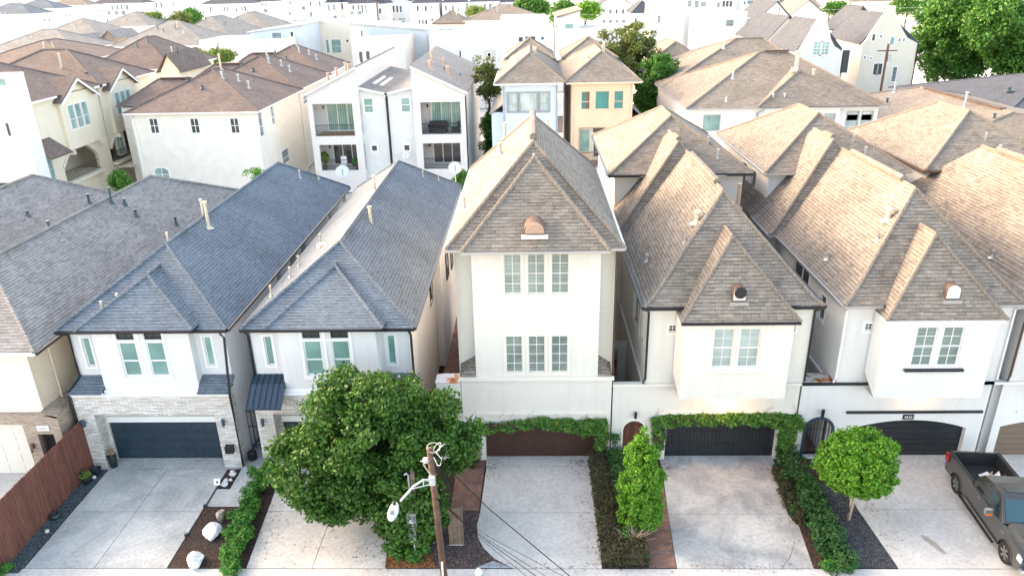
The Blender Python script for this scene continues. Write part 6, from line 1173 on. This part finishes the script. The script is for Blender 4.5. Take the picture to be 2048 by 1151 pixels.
# far rows
G3='far white three storey houses'
far=[('far white house with pale blue roof in the upper left corner',-40,60,30,12,'shingle_slate','hip',[(2,26,6,40),(10,26,14,38),(8,53,11,58),(13,53,16,58),(10,62,14,74)]),
('far white house with wide pale roof, second from the upper left corner',25,108,19,12.5,'shingle_slate','hip',[(29,24,33,31),(45,23,48,30),(52,22,61,31),(55,49,58,52),(64,49,67,52),(85,46,88,49),(88,46,91,49)]),
('far white house with brown roof and four tiny square windows',96,175,12,12.5,'shingle_brown','hip',[(136,16,140,27),(152,15,156,27),(159,39,162,43),(164,39,167,43),(108,38,113,50)]),
('far white house with dark roof and a pillared upper terrace',182,286,8,12.5,'shingle_darkslate','hip',[(222,11,227,20),(233,11,238,20),(241,10,246,20),(250,10,258,20),(214,22,222,30),(228,22,238,30),(242,22,252,30)]),
('far white house with three grey windows above pale trees',290,345,2,12.5,'shingle_darkslate','flat',[(301,5,305,15),(310,5,315,15),(320,5,325,15),(338,3,341,14),(345,3,349,14)]),
('far white narrow house with a dark tall window left of the wide pair windowed house',345,402,-4,12.5,'shingle_darkslate','flat',[(379,12,383,26),(362,24,364,32),(370,24,372,32)]),
('far white house with dark roof, white chimney and two pairs of windows',404,500,9,12.5,'shingle_darkslate','hip',[(418,13,424,26),(447,13,451,23),(453,13,457,23),(482,13,486,23),(488,13,493,23)]),
('far narrow white house with dark roof right of the pair windowed one',500,545,4,12.5,'shingle_darkslate','hip',[(522,7,526,12),(530,7,534,12),(527,18,536,26),(531,33,535,45)]),
('far largest plain white block with one small square window',547,650,-6,13.5,'concrete_light','flat',[(603,13,611,20),(585,41,596,50),(612,41,616,46),(632,41,637,46)]),
('far narrow white house with tall windows just right of the plain white block',652,676,6,12.5,'shingle_darkslate','hip',[(655,9,661,24),(665,9,672,21),(666,31,675,43)]),
('far narrow pale house with an arched dark window beside the pillared terrace house',678,694,5,12.5,'shingle_darkslate','hip',[(682,7,687,19),(687,30,690,44),(683,37,685,42)]),
('far white house with slate roof and plant filled pillared terrace',696,742,8,12.5,'shingle_darkslate','hip',[(704,11,709,20),(714,10,720,20),(722,10,727,27),(730,10,734,26),(700,23,708,30),(714,22,724,30)]),
('far white house behind the dark wooden pole with a small slate roof',742,772,8,12,'shingle_darkslate','hip',[(743,37,746,42),(750,37,753,42),(757,37,760,42)]),
('far white gabled house with a row of three grey windows',773,818,3,12.5,'shingle_darkslate','gy',[(785,12,790,25),(792,12,797,25),(799,12,804,25),(785,37,790,40),(797,37,811,40),(802,42,811,52)]),
('far white house with three dark windows side by side below a slate roof',824,878,7,12.5,'shingle_darkslate','hip',[(837,40,841,51),(844,40,848,51),(850,40,855,51),(833,12,838,23),(849,12,854,23),(862,13,865,18)]),
('far white house with two pale windows right of the three dark ones',884,930,6,12.5,'shingle_darkslate','hip',[(890,11,894,22),(904,11,908,22)]),
('far white house with an open dark framed terrace',938,998,4,12.5,'shingle_darkslate','hip',[(950,10,956,19),(967,8,973,24),(978,8,985,22)]),
('far white house partly hidden by the two bright green trees',1000,1040,5,12,'shingle_darkslate','hip',[]),
('far white house with a dark glazed gallery right of the bright green trees',1168,1206,1,12,'shingle_darkslate','flat',[(1180,4,1184,12),(1188,4,1192,18),(1195,4,1199,18)]),
('far white gabled house with stepped parapet above the forked tree',1198,1264,10,11.5,'shingle_darkslate','gy',[]),
('far white house with a dark blue roof and pale ridge strips',1264,1310,27,9.5,'shingle_darkslate','hip',[(1296,35,1304,42)]),
('far white house with glazed balconies above the white flat tower',1370,1424,-4,12.5,'shingle_darkslate','flat',[(1376,1,1383,14),(1390,1,1397,16),(1402,3,1412,14),(1374,27,1377,31),(1390,27,1394,31),(1398,27,1402,31),(1405,27,1409,31)]),
('far white house with three paired windows above the beige stone panel',1428,1476,-4,12.5,'shingle_darkslate','flat',[(1445,2,1450,14),(1452,2,1457,14),(1459,2,1464,14)]),
('far white house with dark terrace furniture right of the paired windows',1478,1560,-6,12.5,'shingle_darkslate','flat',[(1495,1,1508,9),(1515,1,1530,9),(1552,1,1556,8)]),
]
for l,a,b_,py,h,rm,rf_,ws in far:
    rq=random.Random(a);ws=list(ws);wd=b_-a
    for rw in (py+9,py+30):
        if rw<2 or wd<30:continue
        for u in (.12,.3,.5,.7,.88):
            xx=a+wd*u
            if rq.random()<.6 and all(abs(xx-(q[0]+q[2])/2)>9 or abs(rw+5-(q[1]+q[3])/2)>14 for q in ws):ws.append((xx,rw,xx+rq.choice((3,4,6)),rw+rq.choice((6,9,10))))
    photo(l,a,b_,py,h,14,[(*q,'pane_far' if (q[2]-q[0])>5 else 'pane_dark') for q in ws],side=[(at(a,py,z=h)[1]+v,5+4*(v>6),at(a,py,z=h)[1]+v+1.2,7+4*(v>6)-1.2,'pane_dark') for v in (3,7,10)],roof=rf_,wm='stucco_plain',rm=rm,rh=3.6 if rf_!='flat' else .3,group=G3,cat='house')
for l,a,b_,py,h,rm,wmm in (('far orange roofed low house above the curved gable row',1560,1640,14,9,'shingle_taupe','stucco_beige'),('far tan roofed house right of the small tree by the curved gables',1700,1800,2,9,'shingle_taupe','stucco_beige'),('far long pink beige building above the big right tree',1840,2060,-2,9,'shingle_taupe','stucco_beige')):
    photo(l,a,b_,py,h,20,[],roof='gx',wm=wmm,rm=rm,rh=3,group='far tan roofed houses at the right')
for l,a,b_,py,h,rm in (('grey and slate roofed white house right of the stone panelled house',1520,1580,36,9.8,'shingle_darkslate'),('tan roofed house behind the slate roofed ones',1580,1650,30,9.2,'shingle_taupe')):
    photo(l,a,b_,py,h,18,[],roof='gy',wm='stucco_plain',rm=rm,rh=4)
# ---------------- background trees ----------------
def ptree(label,px,py_top,pxl,pxr,py_bot,y,m,leaf,seed,nc=90,per=90,cr=1.0,trunk=.25,gaps=.45,lobes=3,base_z=0,name='leafy_tree',flat=.35):
    top=at(px,py_top,y=y)[2];L=at(pxl,(py_top+py_bot)/2,y=y)[0];Rr=at(pxr,(py_top+py_bot)/2,y=y)[0];bot=at(px,py_bot,y=y)[2];bot=max(bot,.3);cx=(L+Rr)/2;w=(Rr-L)/2;hh=(top-bot)/2;cz=(top+bot)/2;rr=random.Random(seed);Lb=[]
    for i in range(lobes):
        a=rr.uniform(0,6.28);k=.42 if lobes>1 else 0;Lb.append((cx+math.cos(a)*w*k,y+math.sin(a)*w*.5*k,cz+rr.uniform(-.35,.35)*hh if lobes>1 else cz,w*(.66 if lobes>1 else 1),w*.7,hh*(.62 if lobes>1 else 1),nc//lobes,cr,per))
    return tree(name,label,'tree',(cx,y,base_z),max(bot+hh*(.8 if 'forked' in label else .1),1.2),Lb,m,leaf,trunk=trunk,seed=seed,spread=w*.4,flat=flat)
ptree('forked tree with thin olive crown and visible dark branches above the peach house',1262,30,1188,1322,190,98,'leaf_olive',.17,41,nc=170,per=110,cr=.75,lobes=7)
ptree('dark green tree standing right of the peach house',1318,80,1262,1374,265,87,'leaf_mid',.15,42,nc=230,per=130,cr=.8)
ptree('slender olive green tree between the white modern house and the pale blue house',972,98,944,1000,230,84,'leaf_olive',.14,43,nc=60,per=80,cr=.6)
ptree('dark shrub like tree under the slender olive tree by the pale blue house',985,190,962,1000,320,82,'leaf_mid',.13,48,nc=60,per=80,cr=.6)
ptree('yellow green tree with orange tinged leaves between red brown roofs',400,92,352,440,140,118,'leaf_yellow',.2,44,nc=90,per=90,cr=.9)
ptree('small yellow green tree just right of the orange tinged tree',438,94,420,468,125,126,'leaf_yellow',.18,54,nc=50,per=70,cr=.8)
ptree('huge bright green tree filling the upper right corner',1900,-60,1822,2010,178,128,'leaf_mid',.26,45,nc=420,per=130,cr=1.5,lobes=7,trunk=.5)
ptree('large green tree at the right edge joined to the huge corner tree',2010,-30,1930,2110,178,120,'leaf_mid',.26,46,nc=340,per=120,cr=1.4,lobes=6,trunk=.5)
ptree('pale street trees above the grey roofs, left crown',318,24,288,335,55,262,'leaf_yellow',.45,47,nc=60,per=60,cr=2)
ptree('pale street tree right of the left crown above the grey roofs',352,26,335,372,55,262,'leaf_olive',.45,49,nc=60,per=60,cr=2)
ptree('dark green hedge like tree by the far dark windowed house',395,22,372,412,45,290,'leaf_mid',.5,50,nc=50,per=60,cr=2.2)
ptree('bright yellow green tree left of centre in the far row',1128,2,1094,1150,60,215,'leaf_mid',.4,51,nc=90,per=80,cr=1.9)
ptree('rounder bright green tree beside it, nearer the far glazed gallery',1168,0,1146,1194,38,235,'leaf_bright',.4,52,nc=70,per=70,cr=1.9)
ptree('dark green far tree behind the grey shingled roof',1068,-8,1030,1100,40,260,'leaf_mid',.45,53,nc=80,per=70,cr=2.2)
ptree('small pale green bush above the long white modern block',942,16,925,965,40,245,'leaf_yellow',.35,55,nc=40,per=60,cr=1.5)
ptree('tiny yellow green tree beside the grey roofs and plain white block',523,44,510,538,58,225,'leaf_yellow',.35,56,nc=24,per=60,cr=1.1)
ptree('small green tree between the far tan roofs',1652,2,1630,1690,30,250,'leaf_mid',.4,57,nc=60,per=60,cr=1.8)
ptree('dark green far tree left of the curved gable with a cross shaped pole',1812,-6,1782,1850,30,260,'leaf_mid',.4,58,nc=60,per=60,cr=1.8)
ptree('leafy shrub poking up between the grey roof and the yellow stucco house',236,340,210,262,385,62,'leaf_mid',.1,59,nc=50,per=70,cr=.4,trunk=.06)
ptree('green shrub beside the lower balcony of the right white modern house',925,335,905,950,400,66,'leaf_mid',.1,60,nc=60,per=80,cr=.45,trunk=.06)
ptree('light twiggy shrub between the dark slate roof and the cream sided house',510,330,490,535,365,60,'leaf_groundcover',.08,61,nc=18,per=40,cr=.3,trunk=.05)
# ---------------- dishes, poles ----------------
def dish(label,x,y,z,az,r=.42,mast=.7,m='dish_white',tilt=35):
    t=thing('satellite_dish',label,'satellite dish',(x,y,z));c=V((x,y,z+mast));d=V((math.cos(R(az))*math.cos(R(tilt)),math.sin(R(az))*math.cos(R(tilt)),math.sin(R(tilt))))
    MB().lathe(c,[(0,0),(r*.5,.03),(r,.12),(r,.135),(r*.5,.045),(0,.015)],22,d).build('reflector',m,t,True);MB().tube([(x,y,z),c],.03,6).build('mast','lamp_metal',t)
    u=V((0,0,-1));p=c+u*r*.9+d*.05;MB().tube([p,c+d*r*1.3],.02,5).build('feed_arm','lamp_dark',t);return t
dish('white satellite dish on the back corner of the left slate blue roof',-13.1,50.1,6.7,-75,.48,1.0)
dish('white satellite dish behind the back corner of the right slate blue roof',-5.5,52.5,6.3,-80,.48,1.0)
dish('white satellite dish by the arched balcony of the farther yellow stucco house',-41.2,76.5,4.6,-70,.85,.7,tilt=45)
dish('faint white dish on the siding of the right white modern house',-12.6,73.4,3.4,-80,.4,.3)
def upole(label,px,py,py0,y,arm=False,r=.14):
    p=at(px,py,y=y);t=thing('utility_pole',label,'pole',(p[0],y,0));MB().tube([(p[0],y,0),(p[0],y,p[2])],r,8).build('pole','pole_wood',t)
    if arm:MB().box(p[0]-1.4,y-.07,p[2]-1.0,p[0]+1.4,y+.07,p[2]-.86).build('crossarm','pole_wood',t);MB().lathe((p[0]+.45,y,p[2]-2.4),[(0,0),(.28,0),(.28,.9),(.1,1.0),(0,1.0)],14).build('transformer','galvanised',t)
    return t
upole('brown utility pole before the cream curved gable house',1777,88,190,112,True,.17)
upole('dark utility pole before the far slate roofed terrace house',752,-10,40,240,False,.2)
upole('thin pale utility pole at the far bright green trees',1153,5,30,225,False,.14)
for i,(z,l) in enumerate(((10.6,'thin pale wire crossing the far street, upper'),(9.4,'thin pale wire crossing the far street, lower'))):
    tag(MB().tube([(-30,226+i*.2,z),(45,226,z-.5),(160,226,z)],.035,4).build('overhead_wire','cable_pale'),l,'wire')
